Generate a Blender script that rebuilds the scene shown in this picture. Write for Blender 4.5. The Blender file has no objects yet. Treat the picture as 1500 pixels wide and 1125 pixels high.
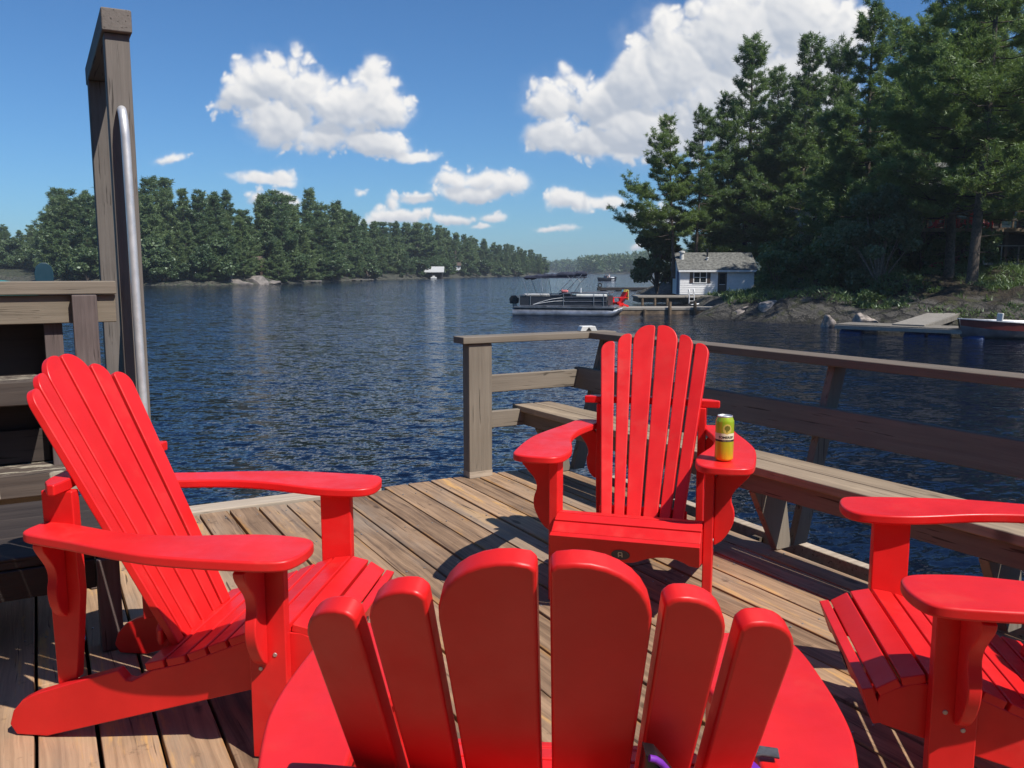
import bpy, bmesh, math, random
import numpy as np
from mathutils import Vector, Matrix
R = math.radians
sc = bpy.context.scene
COL = sc.collection

# ------------------------------------------------------------------ camera
EYE = 1.283
PITCH = R(7.578)
cam_d = bpy.data.cameras.new('camera')
cam_d.sensor_width = 36.0
cam_d.lens = 30.0
cam_d.clip_start = 0.05
cam_d.clip_end = 6000
cam = bpy.data.objects.new('camera', cam_d)
cam.location = (0, 0, EYE)
cam.rotation_euler = (R(90) - PITCH, 0, 0)
COL.objects.link(cam)
sc.camera = cam

# ------------------------------------------------------------------ light
SUN_EL = R(53)
SUN_H = Vector((0.77, -0.64, 0)).normalized()
to_sun = Vector((SUN_H.x * math.cos(SUN_EL), SUN_H.y * math.cos(SUN_EL), math.sin(SUN_EL)))
sun_d = bpy.data.lights.new('sun', 'SUN')
sun_d.energy = 4.3
sun_d.angle = R(0.5)
sun_d.color = (1.0, 0.95, 0.87)
sun = bpy.data.objects.new('sun', sun_d)
sun.rotation_euler = to_sun.to_track_quat('Z', 'Y').to_euler()
sun.location = (20, -20, 40)
COL.objects.link(sun)

sc.view_settings.view_transform = 'Standard'
sc.view_settings.look = 'None'
sc.view_settings.exposure = 0.4
sc.view_settings.gamma = 1.0
sc.cycles.max_bounces = 6
sc.cycles.transparent_max_bounces = 6
sc.cycles.caustics_reflective = False
sc.cycles.caustics_refractive = False

SKY_STRENGTH = 0.072
WATER_Z = -1.32


# ------------------------------------------------------------------ node helpers
class NT:
    def __init__(self, tree):
        self.t = tree
        self.n = tree.nodes
        self.l = tree.links

    def add(self, kind, **kw):
        nd = self.n.new(kind)
        for k, v in kw.items():
            setattr(nd, k, v)
        return nd

    def set(self, sock, v):
        if isinstance(v, bpy.types.NodeSocket):
            self.l.new(v, sock)
        else:
            sock.default_value = v

    def math(self, op, a, b=None, c=None, clamp=False):
        nd = self.add('ShaderNodeMath', operation=op)
        nd.use_clamp = clamp
        self.set(nd.inputs[0], a)
        if b is not None: self.set(nd.inputs[1], b)
        if c is not None: self.set(nd.inputs[2], c)
        return nd.outputs[0]

    def vmath(self, op, a, b=None, scale=None):
        nd = self.add('ShaderNodeVectorMath', operation=op)
        self.set(nd.inputs[0], a)
        if b is not None: self.set(nd.inputs[1], b)
        if scale is not None: self.set(nd.inputs['Scale'], scale)
        return nd.outputs['Value'] if op in ('LENGTH', 'DOT_PRODUCT', 'DISTANCE') else nd.outputs['Vector']

    def mix(self, fac, a, b, blend='MIX'):
        nd = self.add('ShaderNodeMix', data_type='RGBA', blend_type=blend)
        self.set(nd.inputs['Factor'], fac)
        self.set(nd.inputs[6], a if isinstance(a, bpy.types.NodeSocket) else tuple(a) + (1,) * (4 - len(a)))
        self.set(nd.inputs[7], b if isinstance(b, bpy.types.NodeSocket) else tuple(b) + (1,) * (4 - len(b)))
        return nd.outputs[2]

    def noise(self, vec, scale, detail=3, rough=0.55, dist=0.0, dim='3D'):
        nd = self.add('ShaderNodeTexNoise', noise_dimensions=dim)
        if vec is not None: self.set(nd.inputs['Vector'], vec)
        nd.inputs['Scale'].default_value = scale
        nd.inputs['Detail'].default_value = detail
        nd.inputs['Roughness'].default_value = rough
        nd.inputs['Distortion'].default_value = dist
        return nd.outputs['Fac']

    def ramp(self, fac, lo, hi, a=0.0, b=1.0, smooth=True):
        nd = self.add('ShaderNodeMapRange')
        nd.interpolation_type = 'SMOOTHSTEP' if smooth else 'LINEAR'
        self.set(nd.inputs[0], fac)
        nd.inputs[1].default_value = lo
        nd.inputs[2].default_value = hi
        nd.inputs[3].default_value = a
        nd.inputs[4].default_value = b
        return nd.outputs[0]

    def comb(self, x, y, z):
        nd = self.add('ShaderNodeCombineXYZ')
        self.set(nd.inputs[0], x); self.set(nd.inputs[1], y); self.set(nd.inputs[2], z)
        return nd.outputs[0]

    def sep(self, v):
        nd = self.add('ShaderNodeSeparateXYZ')
        self.set(nd.inputs[0], v)
        return nd.outputs

    def coord(self, which='Object'):
        return self.add('ShaderNodeTexCoord').outputs[which]

    def bump(self, h, strength=0.3, dist=0.01, normal=None):
        nd = self.add('ShaderNodeBump')
        nd.inputs['Strength'].default_value = strength
        nd.inputs['Distance'].default_value = dist
        self.set(nd.inputs['Height'], h)
        if normal is not None: self.set(nd.inputs['Normal'], normal)
        return nd.outputs['Normal']


def new_mat(name):
    m = bpy.data.materials.new(name)
    m.use_nodes = True
    t = NT(m.node_tree)
    t.n.clear()
    out = t.add('ShaderNodeOutputMaterial')
    p = t.add('ShaderNodeBsdfPrincipled')
    t.l.new(p.outputs[0], out.inputs[0])
    return m, t, p, out


def simple(name, col, rough=0.5, metal=0.0, var=0.12, scale=6.0, spec=0.5, bump=0.0, bscale=60, coat=0.0):
    m, t, p, _ = new_mat(name)
    c = t.coord()
    n = t.noise(c, scale, 4, 0.6)
    f = t.ramp(n, 0.3, 0.7)
    lo = tuple(v * (1 - var) for v in col)
    hi = tuple(min(1, v * (1 + var)) for v in col)
    t.set(p.inputs['Base Color'], t.mix(f, lo, hi))
    t.set(p.inputs['Roughness'], t.ramp(t.noise(c, scale * 3, 3), 0.3, 0.7, rough * 0.85, min(1, rough * 1.15)))
    p.inputs['Metallic'].default_value = metal
    p.inputs['Specular IOR Level'].default_value = spec
    p.inputs['Coat Weight'].default_value = coat
    if bump:
        t.set(p.inputs['Normal'], t.bump(t.noise(c, bscale, 4), bump, 0.005))
    return m


def wood(name, dark, light, axis='x', board=None, wear=None, wear_amt=0.5, rough=0.75, grain=1.0, peel=None, boff=0.0):
    """weathered timber: grain runs along the object's own axis"""
    m, t, p, _ = new_mat(name)
    s = t.sep(t.coord())
    ax = {'x': (0, 1, 2), 'y': (1, 0, 2), 'z': (2, 0, 1)}[axis]
    L, W, T = s[ax[0]], s[ax[1]], s[ax[2]]
    rnd = t.add('ShaderNodeObjectInfo').outputs['Random']
    if board:
        bid = t.math('FLOOR', t.math('DIVIDE', t.math('ADD', W, boff), board))
    else:
        bid = t.math('MULTIPLY', rnd, 37.0)
    wn = t.add('ShaderNodeTexWhiteNoise', noise_dimensions='1D')
    t.set(wn.inputs['W'], t.math('ADD', bid, 0.37))
    tone = wn.outputs['Value']
    off = t.math('MULTIPLY', tone, 31.0)
    Lo = t.math('ADD', L, off)
    # slow wobble bends the grain round knots
    wob = t.noise(t.comb(t.math('MULTIPLY', Lo, 1.3), t.math('MULTIPLY', W, 6.0), off), 1.6, 2, 0.5)
    Wd = t.math('ADD', W, t.math('MULTIPLY', t.math('SUBTRACT', wob, 0.5), 0.05))
    g1 = t.noise(t.comb(t.math('MULTIPLY', Lo, 1.1), t.math('MULTIPLY', Wd, 42.0 * grain), t.math('MULTIPLY', T, 42.0)), 1.0, 5, 0.62)
    g2 = t.noise(t.comb(t.math('MULTIPLY', Lo, 3.5), t.math('MULTIPLY', Wd, 170.0 * grain), t.math('MULTIPLY', T, 170.0)), 1.0, 3, 0.6)
    blot = t.noise(t.comb(t.math('MULTIPLY', Lo, 2.2), t.math('MULTIPLY', W, 6.0), T), 1.0, 4, 0.6)
    f = t.math('ADD', t.math('MULTIPLY', g1, 0.62), t.math('ADD', t.math('MULTIPLY', g2, 0.18), t.math('MULTIPLY', blot, 0.38)))
    f = t.math('ADD', f, t.math('MULTIPLY', t.math('SUBTRACT', tone, 0.5), 0.22))
    f = t.ramp(f, 0.38, 0.80, 0, 1, False)
    col = t.mix(f, dark, light)
    if wear:
        wf = t.noise(t.comb(t.math('MULTIPLY', Lo, 1.7), t.math('MULTIPLY', Wd, 14.0), t.math('ADD', T, off)), 1.0, 5, 0.7)
        wf2 = t.math('MULTIPLY', t.ramp(wf, 0.54, 0.66), t.math('MULTIPLY', t.ramp(tone, 0.2, 0.9), wear_amt))
        col = t.mix(wf2, col, wear)
    if board:
        fr = t.math('FRACT', t.math('DIVIDE', t.math('ADD', W, boff), board))
        ed = t.math('MULTIPLY', t.math('ABSOLUTE', t.math('SUBTRACT', fr, 0.5)), 2.0)
        en = t.noise(t.comb(t.math('MULTIPLY', Lo, 2.4), t.math('MULTIPLY', W, 9.0), 3.3), 1.0, 5, 0.65)
        em_ = t.math('MULTIPLY', t.ramp(t.math('ADD', ed, t.math('MULTIPLY', t.math('SUBTRACT', en, 0.5), 1.5)), 0.82, 1.12), 0.75)
        col = t.mix(em_, col, (0.40, 0.20, 0.062))
        grey = t.noise(t.comb(t.math('MULTIPLY', Lo, 0.9), t.math('MULTIPLY', W, 3.0), 7.7), 1.0, 4, 0.6)
        col = t.mix(t.math('MULTIPLY', t.ramp(grey, 0.5, 0.68), 0.45), col, (0.30, 0.25, 0.20))
        spot = t.noise(t.comb(t.math('MULTIPLY', Lo, 9.0), t.math('MULTIPLY', W, 9.0), 1.7), 1.0, 5, 0.7)
        col = t.mix(t.math('MULTIPLY', t.ramp(spot, 0.60, 0.72), 0.55), col, tuple(v * 0.6 for v in dark))
    # drying checks: thin dark lines along the grain
    ck = t.noise(t.comb(t.math('MULTIPLY', Lo, 2.6), t.math('MULTIPLY', Wd, 75.0), t.math('MULTIPLY', T, 75.0)), 1.0, 2, 0.5)
    ckm = t.math('MULTIPLY', t.ramp(ck, 0.64, 0.69), t.ramp(blot, 0.40, 0.56))
    col = t.mix(t.math('MULTIPLY', ckm, 0.8), col, tuple(v * 0.28 for v in dark))
    # knots
    vo = t.add('ShaderNodeTexVoronoi')
    t.set(vo.inputs['Vector'], t.comb(t.math('MULTIPLY', Lo, 2.0), t.math('MULTIPLY', W, 5.2), t.math('ADD', off, 0.0)))
    vo.inputs['Scale'].default_value = 1.0
    kd = vo.outputs['Distance']
    kn = t.ramp(kd, 0.05, 0.11, 1, 0)
    col = t.mix(t.math('MULTIPLY', kn, 0.7), col, tuple(v * 0.5 for v in dark))
    if peel:
        pf = t.noise(t.comb(t.math('MULTIPLY', Lo, 5.0), t.math('MULTIPLY', W, 22.0), T), 1.0, 5, 0.7)
        col = t.mix(t.ramp(pf, 0.53, 0.57), col, peel)
    t.set(p.inputs['Base Color'], col)
    t.set(p.inputs['Roughness'], t.ramp(g1, 0.3, 0.7, rough - 0.1, min(1, rough + 0.12)))
    p.inputs['Specular IOR Level'].default_value = 0.3
    h = t.math('SUBTRACT', t.math('ADD', g1, t.math('MULTIPLY', g2, 0.4)), t.math('MULTIPLY', ckm, 0.9))
    t.set(p.inputs['Normal'], t.bump(h, 0.35, 0.006))
    return m


def leaf_mat(name, dark, light, tip=None, trans=0.3, rough=0.7):
    m = bpy.data.materials.new(name)
    m.use_nodes = True
    t = NT(m.node_tree)
    t.n.clear()
    out = t.add('ShaderNodeOutputMaterial')
    g = t.add('ShaderNodeNewGeometry')
    c = t.coord()
    rnd = t.add('ShaderNodeObjectInfo').outputs['Random']
    n = t.noise(t.vmath('ADD', c, t.comb(t.math('MULTIPLY', rnd, 90.0), 0, 0)), 0.55, 3, 0.6)
    f = t.ramp(t.math('ADD', n, t.math('MULTIPLY', t.math('SUBTRACT', rnd, 0.5), 0.5)), 0.3, 0.7)
    col = t.mix(f, dark, light)
    isl = g.outputs['Random Per Island']
    col = t.mix(t.math('MULTIPLY', isl, 0.4), col, tip or tuple(min(1, v * 1.7) for v in light))
    d = t.add('ShaderNodeBsdfDiffuse'); t.set(d.inputs[0], col)
    tr = t.add('ShaderNodeBsdfTranslucent'); t.set(tr.inputs[0], t.mix(0.5, col, (light[0] * 1.5, light[1] * 1.6, light[2] * 0.8)))
    gl = t.add('ShaderNodeBsdfGlossy'); gl.inputs['Roughness'].default_value = 0.45
    gl.inputs[0].default_value = (0.8, 0.9, 0.85, 1)
    mx = t.add('ShaderNodeMixShader'); mx.inputs[0].default_value = trans
    t.l.new(d.outputs[0], mx.inputs[1]); t.l.new(tr.outputs[0], mx.inputs[2])
    mg = t.add('ShaderNodeMixShader'); mg.inputs[0].default_value = 0.04
    t.l.new(mx.outputs[0], mg.inputs[1]); t.l.new(gl.outputs[0], mg.inputs[2])
    t.l.new(mg.outputs[0], out.inputs[0])
    return m


# ------------------------------------------------------------------ cumulus sky model
def _lumps():
    px = [  # left cumulus with a tail on its right
        (395, 118, 50, 34), (448, 130, 55, 40), (352, 142, 36, 30), (500, 160, 62, 48), (536, 112, 30, 30), (562, 160, 34, 28),
        (410, 182, 56, 30), (478, 202, 60, 30), (540, 210, 56, 22), (600, 226, 48, 11), (335, 160, 26, 16),
        # large bank on the right
        (800, 150, 34, 30), (812, 200, 48, 32), (870, 212, 70, 26), (885, 150, 60, 40), (945, 120, 62, 56), (1000, 95, 70, 70),
        (1080, 60, 90, 80), (1165, 40, 82, 70), (960, 195, 90, 42), (1060, 150, 90, 70), (1150, 130, 80, 70), (1205, 70, 50, 48),
        # flat cloud in the middle
        (662, 266, 36, 20), (705, 264, 46, 17), (745, 274, 36, 19), (694, 284, 62, 13),
        # small ones
        (390, 260, 54, 12), (415, 252, 26, 8), (838, 296, 36, 15), (884, 293, 28, 10), (666, 324, 28, 9), (608, 295, 28, 9),
        (572, 306, 14, 15), (578, 322, 56, 13), (520, 284, 11, 8), (728, 323, 22, 7), (248, 232, 20, 8), (708, 336, 18, 4),
        (812, 333, 28, 6), (372, 292, 18, 14), (418, 291, 30, 13), (936, 358, 12, 7), (960, 316, 42, 11)]
    c, s = math.cos(PITCH), math.sin(PITCH)
    res = []
    for (x, y, rx, ry) in px:
        a = (x - 750) / 1250; b = (562.5 - y) / 1250
        k = c + b * s
        res.append((a / k, (-s + b * c) / k, rx / 1250 * 1.02, ry / 1250 * 1.05))
    return res


def cloud_patch(NX=1400, U0=-0.72, U1=0.72, V0=-0.03, V1=0.50):
    NY = int(NX * (V1 - V0) / (U1 - U0))
    u = np.linspace(U0, U1, NX); v = np.linspace(V0, V1, NY)
    X, Y = np.meshgrid(u, v)
    rs = np.random.default_rng(12)

    def val(x, y):
        tab = TAB
        xi = np.floor(x).astype(np.int64); yi = np.floor(y).astype(np.int64)
        fx = x - xi; fy = y - yi
        fx = fx * fx * fx * (fx * (fx * 6 - 15) + 10); fy = fy * fy * fy * (fy * (fy * 6 - 15) + 10)
        g = lambda i, j: tab[i & 255, j & 255]
        return (g(xi, yi) * (1 - fx) + g(xi + 1, yi) * fx) * (1 - fy) + (g(xi, yi + 1) * (1 - fx) + g(xi + 1, yi + 1) * fx) * fy
    TAB = rs.random((256, 256))

    def fbm(x, y, f, octv, gain=0.5, billow=False):
        s = 0; a = 1; tot = 0
        for o in range(octv):
            n = val(x * f + 17.3 * o, y * f + 9.1 * o)
            if billow: n = 1 - abs(2 * n - 1)
            s = s + a * n; tot += a; a *= gain; f *= 2.03
            x, y = 0.8 * x - 0.6 * y, 0.6 * x + 0.8 * y
        return s / tot
    # cauliflower lumps: large ellipses seed smaller spheres round their upper rim
    balls = []
    for (cu, cv, ru, rv) in _lumps():
        balls.append((cu, cv, ru, rv))
        n = int(np.clip(ru / 0.0035, 5, 22))
        for k in range(n):
            a = rs.uniform(0, 2 * math.pi)
            q = math.sqrt(rs.random()) * 0.95
            r = rs.uniform(0.22, 0.46) * min(ru, rv * 1.4)
            if math.sin(a) < -0.3 and q > 0.5: r *= 0.6
            x0 = cu + math.cos(a) * ru * q; y0 = cv + math.sin(a) * rv * q
            balls.append((x0, y0, r, r * 0.9))
            for j in range(4):
                a2 = rs.uniform(0, 2 * math.pi); r2 = r * rs.uniform(0.28, 0.5)
                balls.append((x0 + math.cos(a2) * r * 0.8, y0 + math.sin(a2) * r * 0.8, r2, r2))
    wx = (fbm(X, Y, 22, 5, 0.55) - 0.5) * 0.030; wy = (fbm(X + 5, Y + 3, 22, 5, 0.55) - 0.5) * 0.026
    Xw = X + wx; Yw = Y + wy
    dens = np.full(X.shape, -9.0)
    H = np.zeros(X.shape)
    du = (U1 - U0) / (NX - 1)
    for (cu, cv, ru, rv) in balls:
        i0 = max(0, int((cu - 1.7 * ru - .03 - U0) / du)); i1 = min(NX, int((cu + 1.7 * ru + .03 - U0) / du) + 1)
        j0 = max(0, int((cv - 1.7 * rv - .03 - V0) / du)); j1 = min(NY, int((cv + 1.7 * rv + .03 - V0) / du) + 1)
        if i1 <= i0 or j1 <= j0: continue
        x = (Xw[j0:j1, i0:i1] - cu) / ru; y = (Yw[j0:j1, i0:i1] - cv) / rv
        y = np.where(y < 0, y * 1.12, y)                      # flatter undersides
        d = 1 - np.sqrt(x * x + y * y)
        s = dens[j0:j1, i0:i1]
        dens[j0:j1, i0:i1] = np.maximum(s, d * (ru / 0.03) ** 0.35)
        h = np.sqrt(np.clip(1 - x * x - y * y, 0, 1)) * min(ru, rv)
        H[j0:j1, i0:i1] = np.maximum(H[j0:j1, i0:i1], h + 0.35 * min(ru, rv))
    b1 = fbm(X, Y, 40, 5, 0.48, True); b2 = fbm(X + 2, Y, 14, 6, 0.6)
    dd = dens * 1.15 + 0.05 + (b1 - 0.62) * 0.45 + (b2 - 0.5) * 0.9
    alpha = np.clip((dd + 0.10) / 0.70, 0, 1); alpha = alpha * alpha * (3 - 2 * alpha)
    veil = np.clip((dens + 0.42 + (b2 - 0.5) * 1.8) / 1.3, 0, 1) ** 1.6 * 0.34     # thin torn vapour round the edges
    alpha = np.maximum(alpha, veil)
    thick = np.clip(dd, 0, 1.2)
    # sunlight reaching each point, marched through the neighbouring thickness towards the sun (up and right)
    acc = np.zeros_like(thick)
    for k, st in enumerate((2, 4, 7, 11, 16, 22, 30, 40)):
        sx = int(round(st * 0.42)); sy = int(round(st * 0.9))
        sh = np.zeros_like(thick)
        sh[:NY - sy, :NX - sx] = thick[sy:, sx:]
        acc += sh * (1, 1, 1.2, 1.6, 2, 2.4, 2.8, 3)[k]
    T = np.exp(-acc * 0.085)
    # relief of the puffs
    Hn = H + (b1 - .5) * 0.007 * alpha + (b2 - .5) * 0.008
    def blur(a, r):
        for ax in (0, 1):
            c = np.cumsum(np.pad(a, [(r + 1, r) if q == ax else (0, 0) for q in (0, 1)], mode='edge'), axis=ax)
            a = (np.take(c, range(2 * r + 1, c.shape[ax]), ax) - np.take(c, range(0, c.shape[ax] - 2 * r - 1), ax)) / (2 * r + 1)
        return a
    Hs = blur(Hn, 2)
    gy, gx = np.gradient(Hs, du)
    nl = 1 / np.sqrt(1 + gx * gx + gy * gy)
    lam = np.clip((-gx * 0.35 - gy * 0.72 + 0.60) * nl, 0, 1)
    lam = blur(lam, 1)
    light = 0.26 + 0.42 * T + 0.50 * lam * (0.55 + 0.45 * T)
    light = np.clip(light, 0, 1.08)
    lo = np.array((0.40, 0.47, 0.59)); hi = np.array((1.0, 0.985, 0.965))
    f = np.clip((light - 0.25) / 0.68, 0, 1)[..., None]
    col = lo * (1 - f) + hi * f
    edge = ((X > U0 + .01) & (X < U1 - .01) & (Y < V1 - .01)).astype(float)
    return np.dstack([col, alpha * edge]), (U0, U1, V0, V1)


# ------------------------------------------------------------------ sky with cumulus clouds
def build_world():
    w = bpy.data.worlds.new('World')
    sc.world = w
    w.use_nodes = True
    t = NT(w.node_tree)
    t.n.clear()
    out = t.add('ShaderNodeOutputWorld')
    sky = t.add('ShaderNodeTexSky', sky_type='NISHITA')
    sky.sun_disc = False
    sky.sun_elevation = SUN_EL
    sky.sun_rotation = math.atan2(SUN_H.x, SUN_H.y)
    sky.altitude = 200
    sky.air_density = 1.0
    sky.dust_density = 0.35
    sky.ozone_density = 2.2
    # clouds: painted by the little sky model below into directions (x/y, z/y) of the sky dome
    buf, (U0, U1, V0, V1) = cloud_patch()
    img = bpy.data.images.new('cumulus', buf.shape[1], buf.shape[0], alpha=True, float_buffer=True, is_data=True)
    img.alpha_mode = 'CHANNEL_PACKED'
    img.pixels.foreach_set(np.ascontiguousarray(buf, dtype=np.float32).ravel())
    img.update()
    s = t.sep(t.coord('Generated'))
    y = t.math('MAXIMUM', s[1], 0.02)
    u = t.math('DIVIDE', t.math('SUBTRACT', t.math('DIVIDE', s[0], y), U0), U1 - U0)
    v = t.math('DIVIDE', t.math('SUBTRACT', t.math('DIVIDE', s[2], y), V0), V1 - V0)
    tex = t.add('ShaderNodeTexImage', interpolation='Cubic', extension='CLIP')
    tex.image = img
    t.set(tex.inputs[0], t.comb(u, v, 0.0))
    mask = t.math('MULTIPLY', tex.outputs['Alpha'], t.math('GREATER_THAN', s[1], 0.1))
    ccol = tex.outputs['Color']
    bg1 = t.add('ShaderNodeBackground')
    t.set(bg1.inputs[0], t.mix(1.0, sky.outputs[0], (0.49, 0.83, 1.17), 'MULTIPLY'))
    bg1.inputs[1].default_value = SKY_STRENGTH
    bg2 = t.add('ShaderNodeBackground')
    t.set(bg2.inputs[0], ccol)
    bg2.inputs[1].default_value = 0.72
    mx = t.add('ShaderNodeMixShader')
    t.set(mx.inputs[0], mask)
    t.l.new(bg1.outputs[0], mx.inputs[1]); t.l.new(bg2.outputs[0], mx.inputs[2])
    t.l.new(mx.outputs[0], out.inputs[0])


build_world()


# ------------------------------------------------------------------ object helpers
def tag(o, label=None, cat=None, group=None, kind=None):
    if label: o['label'] = label
    if cat: o['category'] = cat
    if group: o['group'] = group
    if kind: o['kind'] = kind
    return o


def thing(name, label, cat, loc=(0, 0, 0), rotz=0.0, group=None):
    o = bpy.data.objects.new(name, None)
    o.empty_display_size = 0.2
    o.location = loc
    o.rotation_euler = (0, 0, rotz)
    COL.objects.link(o)
    return tag(o, label, cat, group)


class MB:
    """collects simple solids into one mesh"""
    def __init__(self):
        self.v = []; self.f = []

    def add(self, verts, faces):
        o = len(self.v)
        self.v += [tuple(p) for p in verts]
        self.f += [tuple(i + o for i in fc) for fc in faces]
        return self

    def box(self, x0, x1, y0, y1, z0, z1):
        vs = [(x, y, z) for z in (z0, z1) for y in (y0, y1) for x in (x0, x1)]
        return self.add(vs, [(0, 2, 3, 1), (4, 5, 7, 6), (0, 1, 5, 4), (2, 6, 7, 3), (0, 4, 6, 2), (1, 3, 7, 5)])

    def prism(self, poly, t0, t1, plane='xz'):
        """extrude a 2-D outline: plane 'xz' along y, 'xy' along z, 'yz' along x"""
        def P(a, b, t):
            return {'xz': (a, t, b), 'xy': (a, b, t), 'yz': (t, a, b)}[plane]
        n = len(poly)
        vs = [P(a, b, t0) for a, b in poly] + [P(a, b, t1) for a, b in poly]
        fs = [tuple(range(n))[::-1], tuple(range(n, 2 * n))]
        for i in range(n):
            j = (i + 1) % n
            fs.append((i, j, n + j, n + i))
        return self.add(vs, fs)

    def tube(self, pts, r, seg=8, caps=True):
        pts = [Vector(p) for p in pts]
        rs = r if isinstance(r, (list, tuple)) else [r] * len(pts)
        up = Vector((0, 0, 1)); vs = []; fs = []
        for i, p in enumerate(pts):
            d = (pts[min(i + 1, len(pts) - 1)] - pts[max(i - 1, 0)]).normalized()
            u = d.cross(up if abs(d.z) < 0.95 else Vector((1, 0, 0))).normalized()
            w = d.cross(u)
            for k in range(seg):
                a = 2 * math.pi * k / seg
                vs.append(p + (u * math.cos(a) + w * math.sin(a)) * rs[i])
        for i in range(len(pts) - 1):
            for k in range(seg):
                a = i * seg + k; b = i * seg + (k + 1) % seg
                fs.append((a, b, b + seg, a + seg))
        if caps:
            fs.append(tuple(range(seg))[::-1])
            fs.append(tuple(range((len(pts) - 1) * seg, len(pts) * seg)))
        return self.add(vs, fs)

    def lathe(self, prof, seg=24, center=(0, 0)):
        vs = []; fs = []
        for (r, z) in prof:
            for k in range(seg):
                a = 2 * math.pi * k / seg
                vs.append((center[0] + r * math.cos(a), center[1] + r * math.sin(a), z))
        for i in range(len(prof) - 1):
            for k in range(seg):
                a = i * seg + k; b = i * seg + (k + 1) % seg
                fs.append((a, b, b + seg, a + seg))
        fs.append(tuple(range(seg))[::-1])
        fs.append(tuple(range((len(prof) - 1) * seg, len(prof) * seg)))
        return self.add(vs, fs)

    def ball(self, c, r, seg=12, rings=8):
        rx, ry, rz = r if isinstance(r, (tuple, list)) else (r, r, r)
        prof = [(max(1e-4, math.sin(math.pi * i / rings)), -math.cos(math.pi * i / rings)) for i in range(rings + 1)]
        vs = []; fs = []
        for (q, z) in prof:
            for k in range(seg):
                a = 2 * math.pi * k / seg
                vs.append((c[0] + rx * q * math.cos(a), c[1] + ry * q * math.sin(a), c[2] + rz * z))
        for i in range(rings):
            for k in range(seg):
                a = i * seg + k; b = i * seg + (k + 1) % seg
                fs.append((a, b, b + seg, a + seg))
        return self.add(vs, fs)

    def build(self, name, mat, parent=None, bevel=0.0, seg=2, smooth=True, angle=38, loc=None):
        me = bpy.data.meshes.new(name)
        me.from_pydata(self.v, [], self.f)
        bm = bmesh.new(); bm.from_mesh(me)
        bmesh.ops.recalc_face_normals(bm, faces=bm.faces)
        bm.to_mesh(me); bm.free()
        me.materials.append(mat)
        if smooth:
            me.polygons.foreach_set('use_smooth', [True] * len(me.polygons))
            me.set_sharp_from_angle(angle=R(angle))
        o = bpy.data.objects.new(name, me)
        COL.objects.link(o)
        if bevel:
            b = o.modifiers.new('bevel', 'BEVEL')
            b.width = bevel; b.segments = seg; b.limit_method = 'ANGLE'; b.angle_limit = R(40)
            b.harden_normals = True
        if parent: o.parent = parent
        if loc: o.location = loc
        return o


def tri_object(name, T, mat, parent=None):
    """T: (n,3,3) triangles -> one mesh"""
    n = len(T)
    me = bpy.data.meshes.new(name)
    me.vertices.add(n * 3)
    me.vertices.foreach_set('co', T.reshape(-1).astype(np.float32))
    me.loops.add(n * 3)
    me.loops.foreach_set('vertex_index', np.arange(n * 3, dtype=np.int32))
    me.polygons.add(n)
    me.polygons.foreach_set('loop_start', np.arange(0, n * 3, 3, dtype=np.int32))
    me.update(calc_edges=True)
    me.materials.append(mat)
    o = bpy.data.objects.new(name, me)
    COL.objects.link(o)
    if parent: o.parent = parent
    return o


def copy_tree(o, parent=None):
    c = o.copy()
    COL.objects.link(c)
    c.parent = parent
    for ch in o.children:
        copy_tree(ch, c)
    return c


def level(px, py, z=WATER_Z):
    """where the level plane z lies in a surveyed bearing (photo pixel units)"""
    c, s = math.cos(PITCH), math.sin(PITCH)
    a = (px - 750) / 1250; b = (562.5 - py) / 1250
    t = (z - EYE) / (-s + b * c)
    return Vector((t * a, t * (c + b * s), z))


def height_at(py, d):
    """height of something d metres north of the camera seen at photo row py"""
    c, s = math.cos(PITCH), math.sin(PITCH)
    b = (562.5 - py) / 1250
    return EYE + d * (-s + b * c) / (c + b * s)


def east_at(px, py, d):
    c, s = math.cos(PITCH), math.sin(PITCH)
    b = (562.5 - py) / 1250
    return d * (px - 750) / 1250 / (c + b * s)


# ------------------------------------------------------------------ materials
def red_paint():
    m, t, p, _ = new_mat('red_paint')
    c = t.coord()
    rnd = t.add('ShaderNodeObjectInfo').outputs['Random']
    cc = t.vmath('ADD', c, t.comb(t.math('MULTIPLY', rnd, 40.0), 0.0, 0.0))
    n = t.noise(cc, 4, 5, 0.62)
    col = t.mix(t.ramp(n, 0.3, 0.7), (0.63, 0.012, 0.012), (0.75, 0.018, 0.018))
    dust = t.noise(cc, 9, 6, 0.7)
    col = t.mix(t.math('MULTIPLY', t.ramp(dust, 0.52, 0.75), 0.16), col, (0.62, 0.10, 0.07))
    s = t.sep(cc)
    scr = t.noise(t.comb(t.math('MULTIPLY', s[0], 18.0), t.math('MULTIPLY', s[1], 150.0), t.math('MULTIPLY', s[2], 30.0)), 1.0, 3, 0.6)
    sm = t.math('MULTIPLY', t.ramp(scr, 0.73, 0.78), t.ramp(t.noise(cc, 3, 2), 0.52, 0.62))
    col = t.mix(t.math('MULTIPLY', sm, 0.55), col, (0.70, 0.30, 0.26))
    t.set(p.inputs['Base Color'], col)
    rg = t.ramp(t.noise(cc, 11, 5, 0.65), 0.3, 0.75, 0.30, 0.52)
    t.set(p.inputs['Roughness'], t.math('ADD', rg, t.math('MULTIPLY', t.ramp(dust, 0.5, 0.75), 0.15)))
    p.inputs['Specular IOR Level'].default_value = 0.42
    t.set(p.inputs['Normal'], t.bump(t.math('ADD', t.noise(cc, 70, 5, 0.7), t.math('MULTIPLY', t.noise(cc, 7, 2), 1.5)), 0.07, 0.003))
    return m


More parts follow.
